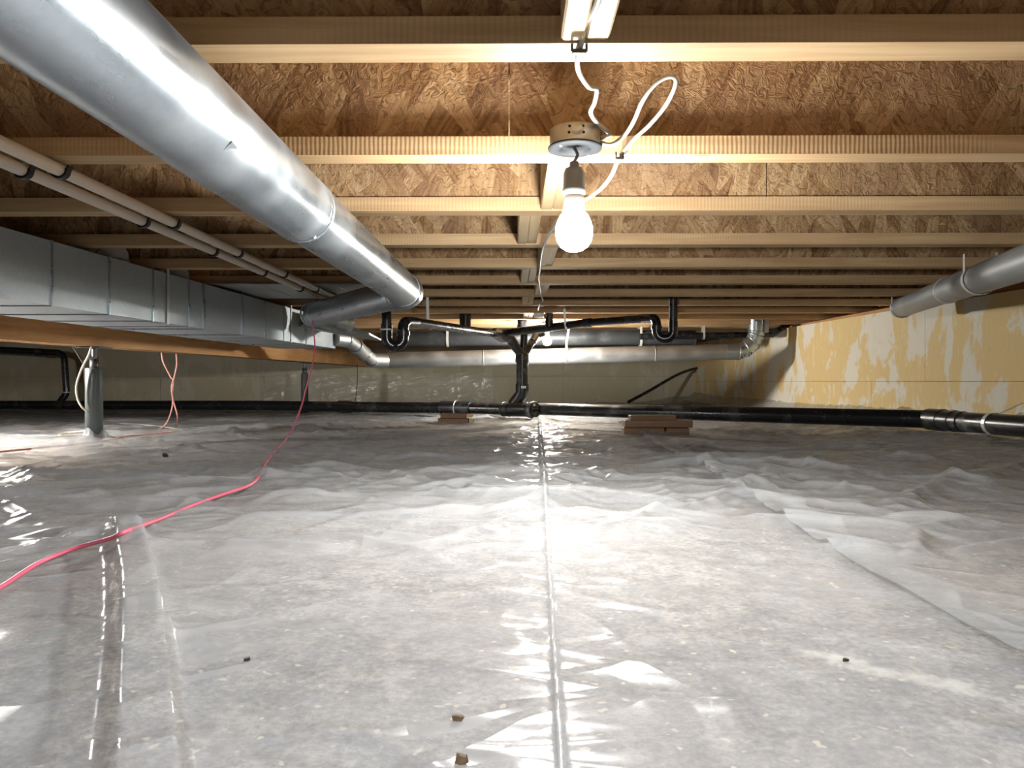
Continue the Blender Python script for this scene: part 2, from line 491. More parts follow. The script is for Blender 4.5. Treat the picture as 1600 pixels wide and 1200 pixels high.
# ------------------------------------------------------------------ noise for the ground and the film
def _hash(ix, iy, seed):
    h = (ix.astype(np.int64)*374761393 + iy.astype(np.int64)*668265263 + seed*1442695041) & 0xffffffff
    h = ((h ^ (h >> 13)) * 1274126177) & 0xffffffff
    h = h ^ (h >> 16)
    return (h & 0xffff) / 65535.0
def vnoise(x, y, seed=0):
    ix = np.floor(x); iy = np.floor(y); fx = x-ix; fy = y-iy
    ux = fx*fx*fx*(fx*(fx*6-15)+10); uy = fy*fy*fy*(fy*(fy*6-15)+10)
    a = _hash(ix,iy,seed); b = _hash(ix+1,iy,seed); c = _hash(ix,iy+1,seed); d = _hash(ix+1,iy+1,seed)
    return (a*(1-ux)+b*ux)*(1-uy) + (c*(1-ux)+d*ux)*uy
def fbm(x, y, seed=0, oct=4):
    v = 0; a = .5; t = 0
    for k in range(oct):
        v = v + a*vnoise(x*2**k + 17.3*k, y*2**k - 9.1*k, seed+k); t += a; a *= .5
    return v/t
def ridged(x, y, seed=0, p=2.0, oct=2):
    v = 0; a = 1.; t = 0
    for k in range(oct):
        v = v + a*(1-np.abs(2*vnoise(x*2**k+5.7*k, y*2**k+3.3*k, seed+k)-1))**p; t += a; a *= .5
    return v/t
def sstep(a, b, x):
    t = np.clip((x-a)/(b-a), 0, 1); return t*t*(3-2*t)

YB = 8.76                                        # back wall
def wall_x(y): return 2.467 - .027*y             # right wall
def seam1(y): return .020 + .034*y               # taped joint of the two left sheets
def seam2(y): return .585 + .040*y               # free edge of the right-hand sheet

def ground(x, y):
    h = (fbm(x*.7, y*.7, 3, 3)-.5)*.05 + (fbm(x*3.1, y*3.1, 9, 3)-.5)*.012
    h = h - .02*sstep(-1.2, -2.2, x)
    h = h + .055*sstep(wall_x(y)-.75, wall_x(y)-.02, x)
    h = h + .03*sstep(YB-1.2, YB-.1, y)
    return h

# ------------------------------------------------------------------ the setting
def grid_mesh(name, X, Y, Z, mat, parent=None, smooth=True):
    r, c = X.shape
    co = np.stack([X, Y, Z], -1).reshape(-1, 3)
    idx = np.arange(r*c).reshape(r, c)
    q = np.stack([idx[:-1,:-1], idx[:-1,1:], idx[1:,1:], idx[1:,:-1]], -1).reshape(-1, 4)
    me = bpy.data.meshes.new(name)
    me.vertices.add(len(co)); me.vertices.foreach_set('co', co.ravel())
    me.loops.add(q.size); me.loops.foreach_set('vertex_index', q.ravel().astype(np.int32))
    me.polygons.add(len(q)); me.polygons.foreach_set('loop_start', np.arange(0, q.size, 4, dtype=np.int32))
    me.update(calc_edges=True)
    me.polygons.foreach_set('use_smooth', np.full(len(q), smooth))
    me.materials.append(mat); me.update()
    o = bpy.data.objects.new(name, me); COL.objects.link(o)
    if parent: o.parent = parent
    return o

gx = np.linspace(-6.8, 2.7, 240); gy = np.linspace(-3.2, 9.0, 300)
GX, GY = np.meshgrid(gx, gy)
fl = struct(grid_mesh('floor', GX, GY, ground(GX, GY) - .022, M['soil']))

ZJ = CZ + .465                                   # underside of the joists
JH = .241
# subfloor
b = MB(); b.box((-6.9, -3.3, ZJ+JH), (2.75, 9.1, ZJ+JH+.02)); struct(b.build('ceiling', M['osb_flat']))
# outer walls
b = MB(); b.box((-6.95, -3.3, -.3), (-6.7, 9.1, ZJ+JH)); struct(b.build('wall_left', M['wall_back']))
b = MB(); b.box((-6.9, -3.4, -.3), (2.75, -3.15, ZJ+JH)); struct(b.build('wall_front', M['wall_back']))
# right wall: backing with panels in front
wr = bpy.data.objects.new('wall_right', None); COL.objects.link(wr); struct(wr)
def wtop(y): return ZJ - .0063*(YB-y)
def wall_slab(mb, y0, y1, z0, z1, x_in, x_out, top=False):
    za, zb = (wtop(y0), wtop(y1)) if top else (z1, z1)
    mb.hexa([(wall_x(y0)+x_in,y0,z0),(wall_x(y0)+x_out,y0,z0),(wall_x(y1)+x_out,y1,z0),(wall_x(y1)+x_in,y1,z0),
             (wall_x(y0)+x_in,y0,za),(wall_x(y0)+x_out,y0,za),(wall_x(y1)+x_out,y1,zb),(wall_x(y1)+x_in,y1,zb)])
b = MB(); wall_slab(b, -3.2, 9.0, -.3, 0, .02, .2, True); b.build('wall_backing', M['wall_base'], wr)
g = .0014
for y0, y1 in ((-3.2,-.75),(-.75,1.69),(1.69,4.125),(4.125,6.56),(6.56,YB)):
    b = MB(); wall_slab(b, y0+g, y1-g, CZ+.0012, 0, 0, .02, True); b.build('panel', M['wall_right'], wr)
for y0, y1 in ((-3.2,-.17),(-.17,2.27),(2.27,4.71),(4.71,7.15),(7.15,YB)):
    b = MB(); wall_slab(b, y0+g, y1-g, -.28, CZ-.0012, .001, .02); b.build('panel', M['wall_right'], wr)
# back wall
wb = bpy.data.objects.new('wall_back', None); COL.objects.link(wb); struct(wb)
b = MB(); b.box((-6.8, YB+.02, -.3), (2.6, YB+.25, ZJ+JH)); b.build('wall_backing', M['wall_base'], wb)
xs = [-6.7+1.22*k for k in range(8)]; xs[-1] = 1.84; xs.append(wall_x(YB))
for i in range(len(xs)-1):
    b = MB(); b.box((xs[i]+g, YB, -.28), (xs[i+1]-g, YB+.02, CZ+.062-g)); b.build('panel', M['wall_back'], wb)
    b = MB(); b.box((xs[i]+g, YB, CZ+.062+g), (xs[i+1]-g, YB+.02, ZJ)); b.build('panel', M['wall_back'], wb)
for k in range(14):
    c = P(420 + 23*k, 588.6, YB)
    b = MB(); b.lathe((c.x, YB-.004, CZ+.07), [(0,.0), (.006,.001), (.008,.005)], 8, (0,1,0)); b.build('bolt', M['thread'], wb)
# rim boards that close the joist ends
b = MB(); b.box((2.50, -3.2, ZJ-.10), (2.54, 9.0, ZJ+JH)); struct(b.build('trim_1', M['beam']))
b = MB(); b.box((-6.8, YB-.02, ZJ), (2.5, YB+.02, ZJ+JH)); struct(b.build('trim_2', M['flange']))
# sill plate on the right wall
b = MB()
b.hexa([(wall_x(-3.2)+.03,-3.2,wtop(-3.2)),(2.50,-3.2,wtop(-3.2)),(2.50,YB,wtop(YB)-.002),(wall_x(YB)+.03,YB,wtop(YB)-.002),
        (wall_x(-3.2)+.03,-3.2,ZJ-.001),(2.50,-3.2,ZJ-.001),(2.50,YB,ZJ),(wall_x(YB)+.03,YB,ZJ)])
struct(b.build('trim_3', M['beam']))

# ------------------------------------------------------------------ joists
SP = .488; FW = .058; FH = .038; SK = -.008
ORD = ['first','second','third','fourth','fifth','sixth','seventh','eighth','ninth','tenth','eleventh','twelfth','thirteenth','fourteenth','fifteenth','sixteenth']
def jy(n): return (n + 2.158)*SP                 # rear edge of the flange of joist n
def joist_box(mb, x0, x1, y0, y1, z0, z1):
    mb.hexa([(x0,y0+SK*x0,z0),(x1,y0+SK*x1,z0),(x1,y1+SK*x1,z0),(x0,y1+SK*x0,z0),
             (x0,y0+SK*x0,z1),(x1,y0+SK*x1,z1),(x1,y1+SK*x1,z1),(x0,y1+SK*x0,z1)])
for n in range(-5, 13):
    yb = jy(n); yf = yb - FW; ym = (yb+yf)/2
    if n >= 0:
        lab = 'wooden I-joist with strand-board web, %s from the top edge of the photo' % ORD[n]
        if n == 1: lab = 'wooden I-joist with strand-board web that carries the lamp junction box'
    else:
        lab = 'wooden I-joist overhead, %s behind the topmost visible joist' % ORD[-n-1]
    t = thing('floor_joist', lab, 'joist', (-6.7, ym, ZJ), 'I-joists under the floor')
    b = MB(); joist_box(b, -6.7, 2.49, yf, yb, ZJ, ZJ+FH); b.build('bottom_flange', M['flange'], t)
    b = MB(); joist_box(b, -6.7, 2.49, yf, yb, ZJ+JH-FH, ZJ+JH-.001); b.build('top_flange', M['flange'], t)
    cut = [-6.7, -2.44 + .3*((n*7) % 3), 0.0 - .004*yf if n == 1 else -.9 + .8*((n*5) % 4), 2.49]
    for a, c in zip(cut[:-1], cut[1:]):
        b = MB(); joist_box(b, a+.0015, c-.0015, ym-.006, ym+.006, ZJ+FH-.006, ZJ+JH-FH+.006); b.build('web', M['osb'], t)

# blocking between the joists
BL = {-1: (.066,.134), 1: (.077,.143), 2: (.018,.084), 3: (.104,.164), 4: (.040,.108), 5: (.120,.186), 6: (.058,.125), 8: (.080,.150)}
near = {-1:'nearest the camera at the top edge', 1:'just behind the lamp junction box', 2:'left of the glowing bulb', 3:'behind the glowing bulb',
        4:'beyond the bulb, third in the row', 5:'carrying the small wire staple past the bulb', 6:'pale and square above the drain stack', 8:'farthest of the row above the drain stack'}
for n, (x0, x1) in BL.items():
    y0 = jy(n) + SK*x0 + .001; y1 = jy(n+1) - FW + SK*x0 - .001
    t = thing('joist_blocking', 'short wooden blocking between joists, ' + near[n], 'blocking', ((x0+x1)/2, (y0+y1)/2, ZJ), 'blocking between the joists')
    xm = (x0+x1)/2
    b = MB(); b.rbox((x0+.017, (y0+y1)/2, ZJ+.1), (.0165, (y1-y0)/2, .098), bev=.003); b.build('plank', M['block'], t)
    b = MB(); b.rbox((x1-.017, (y0+y1)/2, ZJ+.1015), (.0165, (y1-y0)/2, .098), bev=.003); b.build('plank', M['block'], t)

# ------------------------------------------------------------------ polyethylene film on the ground
def ridge(x, y, pts, wdt, hgt, plateau=0.0, taper=True):
    """a standing fold along a polyline"""
    best = np.full(x.shape, 9.0); par = np.zeros(x.shape); L = len(pts)-1
    for i in range(L):
        ax, ay = pts[i]; bx, by = pts[i+1]
        dx, dy = bx-ax, by-ay; t = np.clip(((x-ax)*dx + (y-ay)*dy)/(dx*dx+dy*dy), 0, 1)
        d = np.hypot(x-ax-t*dx, y-ay-t*dy)
        par = np.where(d < best, (i+t)/L, par); best = np.minimum(best, d)
    d = np.maximum(best - plateau, 0)
    h = hgt*np.exp(-(d/wdt)**2)
    if taper: h = h*sstep(0, .18, par)*sstep(1.0, .93, par)
    return h

_cr = random.Random(11)
CREASES = []
def _crease(cx, cy, ang, ln, h, w_):
    k = _cr.uniform(-.35, .35)
    pts = []
    for q in (-.5, -.17, .17, .5):
        a = ang + k*q*2
        pts.append((cx + math.cos(a)*ln*q, cy + math.sin(a)*ln*q + k*.12*ln*(q*q*4-1)))
    CREASES.append((pts, h, w_, min(p[0] for p in pts)-.12, max(p[0] for p in pts)+.12, min(p[1] for p in pts)-.12, max(p[1] for p in pts)+.12))
for _ in range(230):                              # slack lying across the sheets
    y_ = 1.25*math.exp(_cr.random()*1.5)
    _crease(_cr.uniform(-.9*y_, .62*y_), y_, _cr.gauss(0, .45), _cr.uniform(.25, .8)*(.5+.25*y_), _cr.uniform(.009, .026), _cr.uniform(.012, .024))
for _ in range(34):                               # tight puckers at the taped joint
    y_ = _cr.uniform(1.15, 4.6); sd = _cr.choice((-1, 1)); ln = _cr.uniform(.12, .4)
    _crease(seam1(y_) + sd*ln*.5, y_ + _cr.uniform(-.05, .05), sd*_cr.uniform(-.5, .5), ln, _cr.uniform(.008, .018), _cr.uniform(.010, .018))
for _ in range(36):                               # slack on the left, towards the side lamp
    y_ = _cr.uniform(1.1, 3.3)
    _crease(_cr.uniform(-1.0, -.55)*y_, y_, _cr.uniform(.2, 1.2), _cr.uniform(.2, .7), _cr.uniform(.010, .024), _cr.uniform(.012, .024))
for _ in range(26):                               # long faint lines in the foreground
    y_ = _cr.uniform(.55, 1.3)
    _crease(_cr.uniform(-.6*y_, .65*y_), y_, _cr.gauss(-.15, .5), _cr.uniform(.15, .5), _cr.uniform(.002, .006), _cr.uniform(.006, .012))
def creases(x, y):
    h = np.zeros(x.shape)
    for pts, hh, w_, xa_, xb_, ya_, yb_ in CREASES:
        m = (x > xa_) & (x < xb_) & (y > ya_) & (y < yb_)
        if not m.any(): continue
        xm = x[m]; ym = y[m]; best = np.full(xm.shape, 9.0); par = np.zeros(xm.shape)
        for i in range(3):
            ax, ay = pts[i]; bx, by = pts[i+1]; dx, dy = bx-ax, by-ay
            t = np.clip(((xm-ax)*dx + (ym-ay)*dy)/(dx*dx+dy*dy), 0, 1)
            d = np.hypot(xm-ax-t*dx, ym-ay-t*dy)
            par = np.where(d < best, (i+t)/3, par); best = np.minimum(best, d)
        h[m] = np.maximum(h[m], hh*np.exp(-(np.sqrt(best*best+8e-5)-.0089)/w_)*sstep(0, .4, par)*sstep(1, .6, par))
    return h

def film(x, y, seed):
    """height of the film above the ground"""
    far = sstep(1.15, 2.0, y)
    wx = x + .12*fbm(x*1.7, y*1.7, 41, 2); wy = y + .12*fbm(x*1.9, y*1.9, 43, 2)
    near = 1-far
    h = .004 + .016*far*ridged(wx*1.3, wy*3.6, seed+1, 5.0, 3)
    h = h + .014*far*ridged(wx*2.0 + wy*1.4, wy*2.6 - wx*1.2, seed+5, 8.0, 2)
    h = h + .010*far*ridged(wx*3.5 - wy*2.0, wy*6.0 + wx*1.2, seed+25, 6.0, 2)
    h = h + .020*far*fbm(x*1.1, y*1.6, seed+8, 2)
    h = h + (.0022 + .002*far)*ridged(wx*7 + wy*2, wy*9, seed+11, 2.0, 2)
    h = h + .007*(1-far)*ridged(wx*1.4, wy*3.0 + wx*.8, seed+15, 7.0, 2)
    h = h + creases(x, y)
    # slack pulled towards the taped joint
    s = np.abs(x - seam1(y))
    pull = np.exp(-(s/.10)**2)*sstep(.9, 1.5, y)
    h = h + .022*pull*ridged(x*2.0, y*8.5, seed*0+61, 2.0, 2)
    h = h + (.003+.006*far)*np.exp(-(s/(.0025+.004*far))**2)
    return h

rows = np.concatenate([np.arange(-3.1, .3, .15), .3*np.exp(np.linspace(0, math.log(YB/.3), 620))])
rows[-1] = YB - .01
def sheet(name, xl, xr, ncol, mat, seed, extra=None, lift=0.0):
    u = np.linspace(0, 1, ncol)
    U, Y = np.meshgrid(u, rows)
    X = xl(U, Y) if callable(xl) else xl
    Z = ground(X, Y) + film(X, Y, seed) + lift
    if extra: Z = Z + extra(X, Y)
    return grid_mesh(name, X, Y, Z, mat)

# left fold that stands up in the foreground
fold = [tuple(P(px, py, CZ*F/(py-HOR))[:2]) for px, py in ((189,838),(200,880),(212,945),(220,1010),(223,1100),(226,1200))] + [(-.227,.45),(-.149,.3)]
def left_extra(x, y):
    h = ridge(x, y, fold, .010, .045, .018)
    h = h + ridge(x, y, [(-2.6,3.0),(-1.9,3.35),(-1.4,3.9),(-.6,5.2),(.1,5.6)], .05, .02)
    h = h + ridge(x, y, [(-3.2,3.6),(-2.0,3.3),(-1.2,3.0)], .03, .02)
    h = h + ridge(x, y, [(-2.2,2.6),(-1.6,2.35),(-1.25,1.9)], .03, .02) + ridge(x, y, [(-1.7,2.2),(-1.3,1.75),(-1.05,1.45)], .025, .018)
    h = h + ridge(x, y, [(-1.5,1.75),(-1.15,1.4),(-.95,1.2)], .02, .014)
    return h
def xa(U, Y):
    # columns gather towards the middle of the space
    k = np.sinh(U*3.2)/math.sinh(3.2)
    return seam1(Y) + .004 - k*(6.68 + seam1(Y))
shA = tag(sheet('plastic_sheet', xa, None, 480, M['poly'], 100, left_extra), 'milky plastic ground sheet left of the centre seam, with a standing fold in the foreground', 'plastic sheet', 'plastic sheets on the ground')
def xb(U, Y): return seam1(Y) - .003 + U*(seam2(Y) + .03 - seam1(Y) + .003)
def mid_extra(x, y):
    return ridge(x, y, [(.12,1.3),(.3,1.55),(.55,1.75)], .015, .012) + ridge(x, y, [(.2,2.2),(.45,2.0),(.7,1.9)], .015, .012)
shB = tag(sheet('plastic_sheet', xb, None, 200, M['poly2'], 100, mid_extra, .002), 'milky plastic ground sheet strip between the centre seam and the overlapped edge', 'plastic sheet', 'plastic sheets on the ground')
def xc(U, Y): return seam2(Y) - .07 + U**1.15*(wall_x(Y) - .006 - seam2(Y) + .07)
def right_extra(x, y):
    e = .010*np.exp(-((x-seam2(y)+.05)/.03)**2)*sstep(1.4, 2.0, y)
    w = wall_x(y)
    e = e + .055*sstep(w-.16, w-.01, x)**2 + .012*sstep(w-.6, w-.3, x)*ridged(x*5, y*1.3, 77, 2, 2)
    e = e + ridge(x, y, [(.8,1.6),(1.2,2.0),(1.8,2.45),(2.1,2.7)], .03, .02) + ridge(x, y, [(.72,1.25),(1.0,1.35),(1.6,1.3)], .015, .012)
    return e + .006
shC = tag(sheet('plastic_sheet', xc, None, 360, M['poly2'], 140, right_extra, .004), 'milky plastic ground sheet running up to the yellow wall on the right', 'plastic sheet', 'plastic sheets on the ground')
def film_z(x, y):
    a = np.array([[float(x)]]); c = np.array([[float(y)]])
    g0 = ground(a, c)
    if x > seam2(y) - .07: v = g0 + film(a, c, 140) + right_extra(a, c) + .004
    elif x > seam1(y): v = g0 + film(a, c, 100) + mid_extra(a, c) + .002
    else: v = g0 + film(a, c, 100) + left_extra(a, c)
    return float(v[0, 0])

# film hanging loose on the back wall
uu = np.linspace(0, 1, 170); vv = np.linspace(0, 1, 60)
UU, VV = np.meshgrid(uu, vv)
x0 = (415-800)/F*YB; x1 = (770-800)/F*YB
HX = x0 + UU*(x1-x0)
topz = CZ + .085 + .05*(fbm(HX*1.3, HX*0+2, 5, 2)-.4)
HZ = .02 + VV*(topz-.02)
HY = YB - .012 - .035*ridged(HX*2.2 + HZ*2, HZ*6 - HX*1.5, 21, 2, 3) - .05*(1-VV)**2
tag(grid_mesh('plastic_sheet', HX, HY, HZ, M['poly_wall']), 'crinkled clear plastic hanging against the back wall behind the far post', 'plastic sheet')

# ------------------------------------------------------------------ wooden beam and its posts
def beam_x(y): return -2.18 + .0805*(y-3.08)      # right face
t = thing('support_beam', 'long built-up wooden beam under the joists behind the rectangular duct', 'beam', (beam_x(3), 3, CZ+.18))
for k in range(3):
    xo = -.0425*k
    cuts = [[-3.1,1.2,6.2,YB-.01],[-3.1,3.2,YB-.01],[-3.1,2.2,5.1,YB-.01]][k]
    for y0, y1 in zip(cuts[:-1], cuts[1:]):
        b = MB(); z0 = CZ+.18+.002*(k%2); z1 = ZJ-.001
        b.hexa([(beam_x(y0)+xo-.041,y0+.001,z0),(beam_x(y0)+xo,y0+.001,z0),(beam_x(y1)+xo,y1-.001,z0),(beam_x(y1)+xo-.041,y1-.001,z0),
                (beam_x(y0)+xo-.041,y0+.001,z1),(beam_x(y0)+xo,y0+.001,z1),(beam_x(y1)+xo,y1-.001,z1),(beam_x(y1)+xo-.041,y1-.001,z1)])
        b.build('plank', M['beam'], t)

def post(px, d, ytop, label, r):
    c = P(px, 600, d); x = c.x
    zb = film_z(x, d) - .03
    zt = CZ + (HOR-ytop)/F*d
    t = thing('support_post', label, 'post', (x, d, zb), 'adjustable steel posts under the beam')
    b = MB(); b.lathe((x, d, 0), [(0,zb),(r,zb),(r,zt-.004),(r-.003,zt),(.014,zt)], 28); b.build('outer_tube', M['post'], t)
    b = MB(); b.lathe((x, d, 0), [(0,zt-.02),(.021,zt-.02),(.021,zt+.045),(.012,zt+.047)], 16); b.build('sleeve', M['thread'], t)
    prof = []
    z = zt+.04
    while z < CZ+.172:
        prof += [(.0125,z),(.0105,z+.003)]; z += .006
    b = MB(); b.lathe((x, d, 0), prof, 12); b.build('screw', M['thread'], t)
    b = MB(); b.rbox((x, d, zt+.052), (.022,.022,.007), .3, .002); b.build('nut', M['thread'], t)
    b = MB(); b.rbox((x, d, CZ+.1745), (.062,.062,.0035), 0, .001); b.build('top_plate', M['thread'], t)
    # the film is gathered round the foot
    nseg = 40; vs = []; fs = []
    for j, (rr, zz) in enumerate(((r+.004,.052),(r+.008,.035),(r+.02,.018),(r+.05,.008),(r+.11,.001))):
        for k in range(nseg):
            a = 2*math.pi*k/nseg
            wv = (1+.12*math.sin(5*a+1)+.08*math.sin(11*a)) if j > 0 else 1
            q = (x+math.cos(a)*rr*wv, d+math.sin(a)*rr*wv)
            vs.append((q[0], q[1], film_z(*q) + zz*(1+.35*math.sin(3*a+.5))))
    for j in range(4):
        for k in range(nseg):
            fs.append((j*nseg+k, (j+1)*nseg+k, (j+1)*nseg+(k+1)%nseg, j*nseg+(k+1)%nseg))
    b = MB(); b.add(vs, fs, True); b.build('gathered_collar', M['poly'], shA)
post(147, 3.72, 575, 'grey steel jack post near the left, a cream cable hanging beside it', .041)
post(476, 6.85, 583, 'slim grey jack post farther back, behind the hanging pink cord', .033)

# ------------------------------------------------------------------ rectangular trunk duct
def trunk_x(y): return -1.595 + .055*y
TZ0, TZ1, TW = CZ+.242, CZ+.448, .42
t = thing('trunk_duct', 'long rectangular galvanised duct along the beam on the left', 'duct', (trunk_x(3), 3, TZ0))
bounds = [-2.9,-1.6,-.4,.6,1.5,2.304,2.604,2.888,3.178,3.312,3.723,4.01,4.3,4.69,5.33]
for i in range(len(bounds)-1):
    y0, y1 = bounds[i]+.0008, bounds[i+1]-.0008
    o = .0 if i % 2 else .0012
    b = MB()
    b.hexa([(trunk_x(y0)-TW,y0,TZ0),(trunk_x(y0)+o,y0,TZ0),(trunk_x(y1)+o,y1,TZ0),(trunk_x(y1)-TW,y1,TZ0),
            (trunk_x(y0)-TW,y0,TZ1),(trunk_x(y0)+o,y0,TZ1),(trunk_x(y1)+o,y1,TZ1),(trunk_x(y1)-TW,y1,TZ1)])
    b.build('duct_section', M['galv_trunk'], t)
for y in bounds[1:-1]:
    big = y in (3.312, 4.69, 3.723)
    hw = .008 if big else .004
    b = MB()
    b.rbox((trunk_x(y)+.002, y, (TZ0+TZ1)/2), (.004 if big else .0025, hw, (TZ1-TZ0)/2+.003), -.055)
    b.rbox((trunk_x(y)-TW/2, y, TZ0-.001), (TW/2+.002, hw, .004 if big else .0025))
    b.build('drive_cleat', M['galv'], t)
# hanger strap down the face
b = MB(); y = 3.0
b.strip([(trunk_x(y)+.004,y,ZJ), (trunk_x(y)+.004,y,TZ0-.004), (trunk_x(y)-.06,y,TZ0-.004)], (0,1,0), .022, .0016)
b.build('hanger_strap', M['strap'], t)
b = MB(); y = 4.42
b.strip([(trunk_x(y)+.004,y,ZJ), (trunk_x(y)+.004,y,TZ0-.004), (trunk_x(y)-.06,y,TZ0-.004)], (0,1,0), .022, .0016)
b.build('hanger_strap', M['strap'], t)
# two take-off elbows standing on top of the trunk
for k, (px, py, d) in enumerate(((183, 393, 2.75), (281, 421, 3.25))):
    c = P(px, py, d)
    yy = d; xx = c.x
    lab = 'shiny round take-off elbow on the trunk duct, %s of two' % ('nearer' if k == 0 else 'farther')
    e = thing('takeoff_elbow', lab, 'duct', (xx, yy, TZ1), 'round take-offs on the trunk duct')
    pts = [Vector((xx-.02, yy+.0, TZ1+.001)), Vector((xx-.02, yy, TZ1+.03)), Vector((xx-.05, yy, TZ1+.075)), Vector((xx-.12, yy, TZ1+.10)), Vector((xx-.35, yy, TZ1+.10))]
    b = MB(); b.tube(pts, .058, 22); b.build('elbow', M['strap'], e)
    for p, q in zip(pts[:-1], pts[1:]):
        b = MB(); b.ring(p*.6+q*.4, q-p, .058, .003); b.build('seam_ring', M['galv'], e)

# sheet-metal panning nailed under the joists beyond the trunk
b = MB()
b.rbox((-1.10, 3.715, ZJ-.002), (.46, .30, .0015)); b.rbox((-1.10, 3.416, ZJ-.004), (.46, .0012, .0025)); b.rbox((-1.10, 4.014, ZJ-.004), (.46, .0012, .0025))
b.rbox((-.85, 3.715, ZJ-.003), (.006, .30, .002)); b.rbox((-1.2, 3.715, ZJ-.003), (.006, .30, .002))
tag(b.build('panning_sheet', M['galv_dull'], base=(-1.10,3.715,ZJ-.02)), 'dull sheet-metal panning nailed under joists behind the round duct elbow', 'sheet metal')

# flattened sheet-metal boot beside the trunk's far end
b = MB()
c8 = [P(500,512,4.55), P(577,523,4.7), P(600,534,4.9), P(520,520,5.0)]
lo = [Vector(q) for q in c8]; hi = [Vector((q.x, q.y, CZ+.40-.012*i)) for i, q in enumerate(c8)]
lo[0].x = trunk_x(4.55)+.004; lo[3].x = trunk_x(5.0)+.004; lo[0].z = lo[3].z = CZ+.345
hi[0].z = hi[3].z = CZ+.42; hi[2].z = lo[2].z+.006; hi[1].z = lo[1].z+.012
b.hexa(lo + hi)
bt = b.build('duct_boot', M['galv_grey'], base=tuple(lo[0]))
tag(bt, 'tapered sheet-metal boot beneath the round duct elbow, beside the black trap', 'duct')

# ------------------------------------------------------------------ round ducts
def tube_part(name, pts, r, mat, parent, seg=24, caps=True):
    b = MB(); b.tube(pts, r, seg, caps); return b.build(name, mat, parent)
def ring_part(c, axis, r, tt, mat, parent, name='seam_ring'):
    b = MB(); b.ring(c, axis, r, tt); return b.build(name, mat, parent)
def screw_part(c, parent, r=.005, mat=None):
    b = MB(); b.lathe(c, [(0,-r*.7),(r*.8,-r*.4),(r,0),(r*.8,r*.4),(0,r*.7)], 8); return b.build('screw', mat or M['strap'], parent)

RD = .0675
A0 = R(-.432, -2.6, .352); A1 = R(-.437, 1.5, .358); A2 = R(-.440, 3.0, .372); A3 = R(-1.035, 3.82, .356)
t = thing('round_duct', 'large round galvanised duct from the upper left towards the trunk duct', 'duct', tuple(A1))
tube_part('duct_section', [A0, R(-.434,-.4,.354)], RD+.001, M['galv'], t, 40)
tube_part('duct_section', [R(-.434,-.4,.354), A1], RD+.0015, M['galv'], t, 40)
tube_part('duct_section', [A1 - Vector((0,.04,0)), A2 - Vector((0,.075,0))], RD-.0005, M['galv'], t, 40)
ring_part(A1, (0,1,0), RD+.001, .0022, M['galv'], t)
ring_part(A1 - Vector((0,.02,0)), (0,1,0), RD+.001, .0012, M['galv'], t)
dirB = (A3-A2).normalized()
tube_part('elbow', [A2 - Vector((0,.085,0)), A2 - Vector((0,.035,0)), A2 + (Vector((0,1,0))+dirB).normalized()*0.0 + Vector((.004,.0,0)), A2 + dirB*.05, A2+dirB*.1], RD+.002, M['galv'], t, 36)
for q, ax in ((A2 - Vector((0,.06,0)), Vector((0,1,0))), (A2, Vector((0,1,0))+dirB), (A2 + dirB*.06, dirB)):
    ring_part(q, ax, RD+.002, .003, M['galv'], t)
tube_part('duct_section', [A2 + dirB*.08, A3], RD-.002, M['galv'], t, 36)
# end elbow that turns into the trunk
E1 = A3 + Vector((-.012, .10, .01)); E2 = A3 + Vector((-.02, .72, .012))
tube_part('elbow', [A3 - dirB*.06, A3, A3 + Vector((-.012,.04,0)), E1, E2], RD, M['galv'], t, 32)
ring_part(A3 - dirB*.05, dirB, RD, .004, M['galv'], t); ring_part(A3 + Vector((-.02,.02,0)), dirB, RD, .004, M['galv'], t)
screw_part(A1 + Vector((-.052,-.012,-.045)), t); screw_part(A1 + Vector((.03,-.012,-.062)), t)
screw_part(A2 + dirB*.10 + Vector((-.02,-.064,-.012)), t, .008); screw_part(A3 + Vector((.04,-.06,-.055)), t)
# a metal tab on the near duct
b = MB(); b.rbox(A1 + Vector((.055,-.52,-.042)), (.001,.012,.008), .1, 0, .8); b.build('tab', M['galv'], t)

# two-part duct on the right, near the yellow wall
B0 = R(1.30, 1.15, .325); B1 = P(1600, 411, 2.2); B2 = P(1482, 453, 3.05); B3 = P(1408, 481, 4.0)
t = thing('round_duct', 'grey round duct hung by straps along the yellow wall at the right edge', 'duct', tuple(B2))
d1 = (B2-B1).normalized(); d2 = (B3-B2).normalized()
tube_part('duct_section', [B1 - d1*1.4, B1, B2], .054, M['galv_grey'], t, 32)
tube_part('duct_section', [B2 - d2*.05, B3], .0525, M['galv_grey'], t, 32)
ring_part(B2, d2, .053, .005, M['strap'], t); ring_part(B3, d2, .053, .004, M['galv_grey'], t); ring_part(B3 - d2*.05, d2, .0525, .0025, M['galv_grey'], t)
def strap_loop(c, ax, r, parent, top=ZJ, wdt=.018):
    ax = Vector(ax).normalized(); s = ax.cross(Vector((0,0,1))).normalized(); u = s.cross(ax)
    pts = [c + (s*math.cos(a)+u*math.sin(a))*(r+.003) for a in [math.radians(q) for q in range(150, 391, 20)]]
    pts = [Vector((pts[0].x, pts[0].y, top))] + pts + [Vector((pts[-1].x+.0, pts[-1].y, top))]
    b = MB(); b.strip(pts, ax, wdt, .0018); return b.build('hanger_strap', M['strap'], parent)
cs = B1 + d1*(.45); strap_loop(cs, d1, .056, t, ZJ, .022)
strap_loop(B3 - d2*.03, d2, .056, t, ZJ, .02)
screw_part(B2 + Vector((-.03,-.05,-.005)), t, .006)

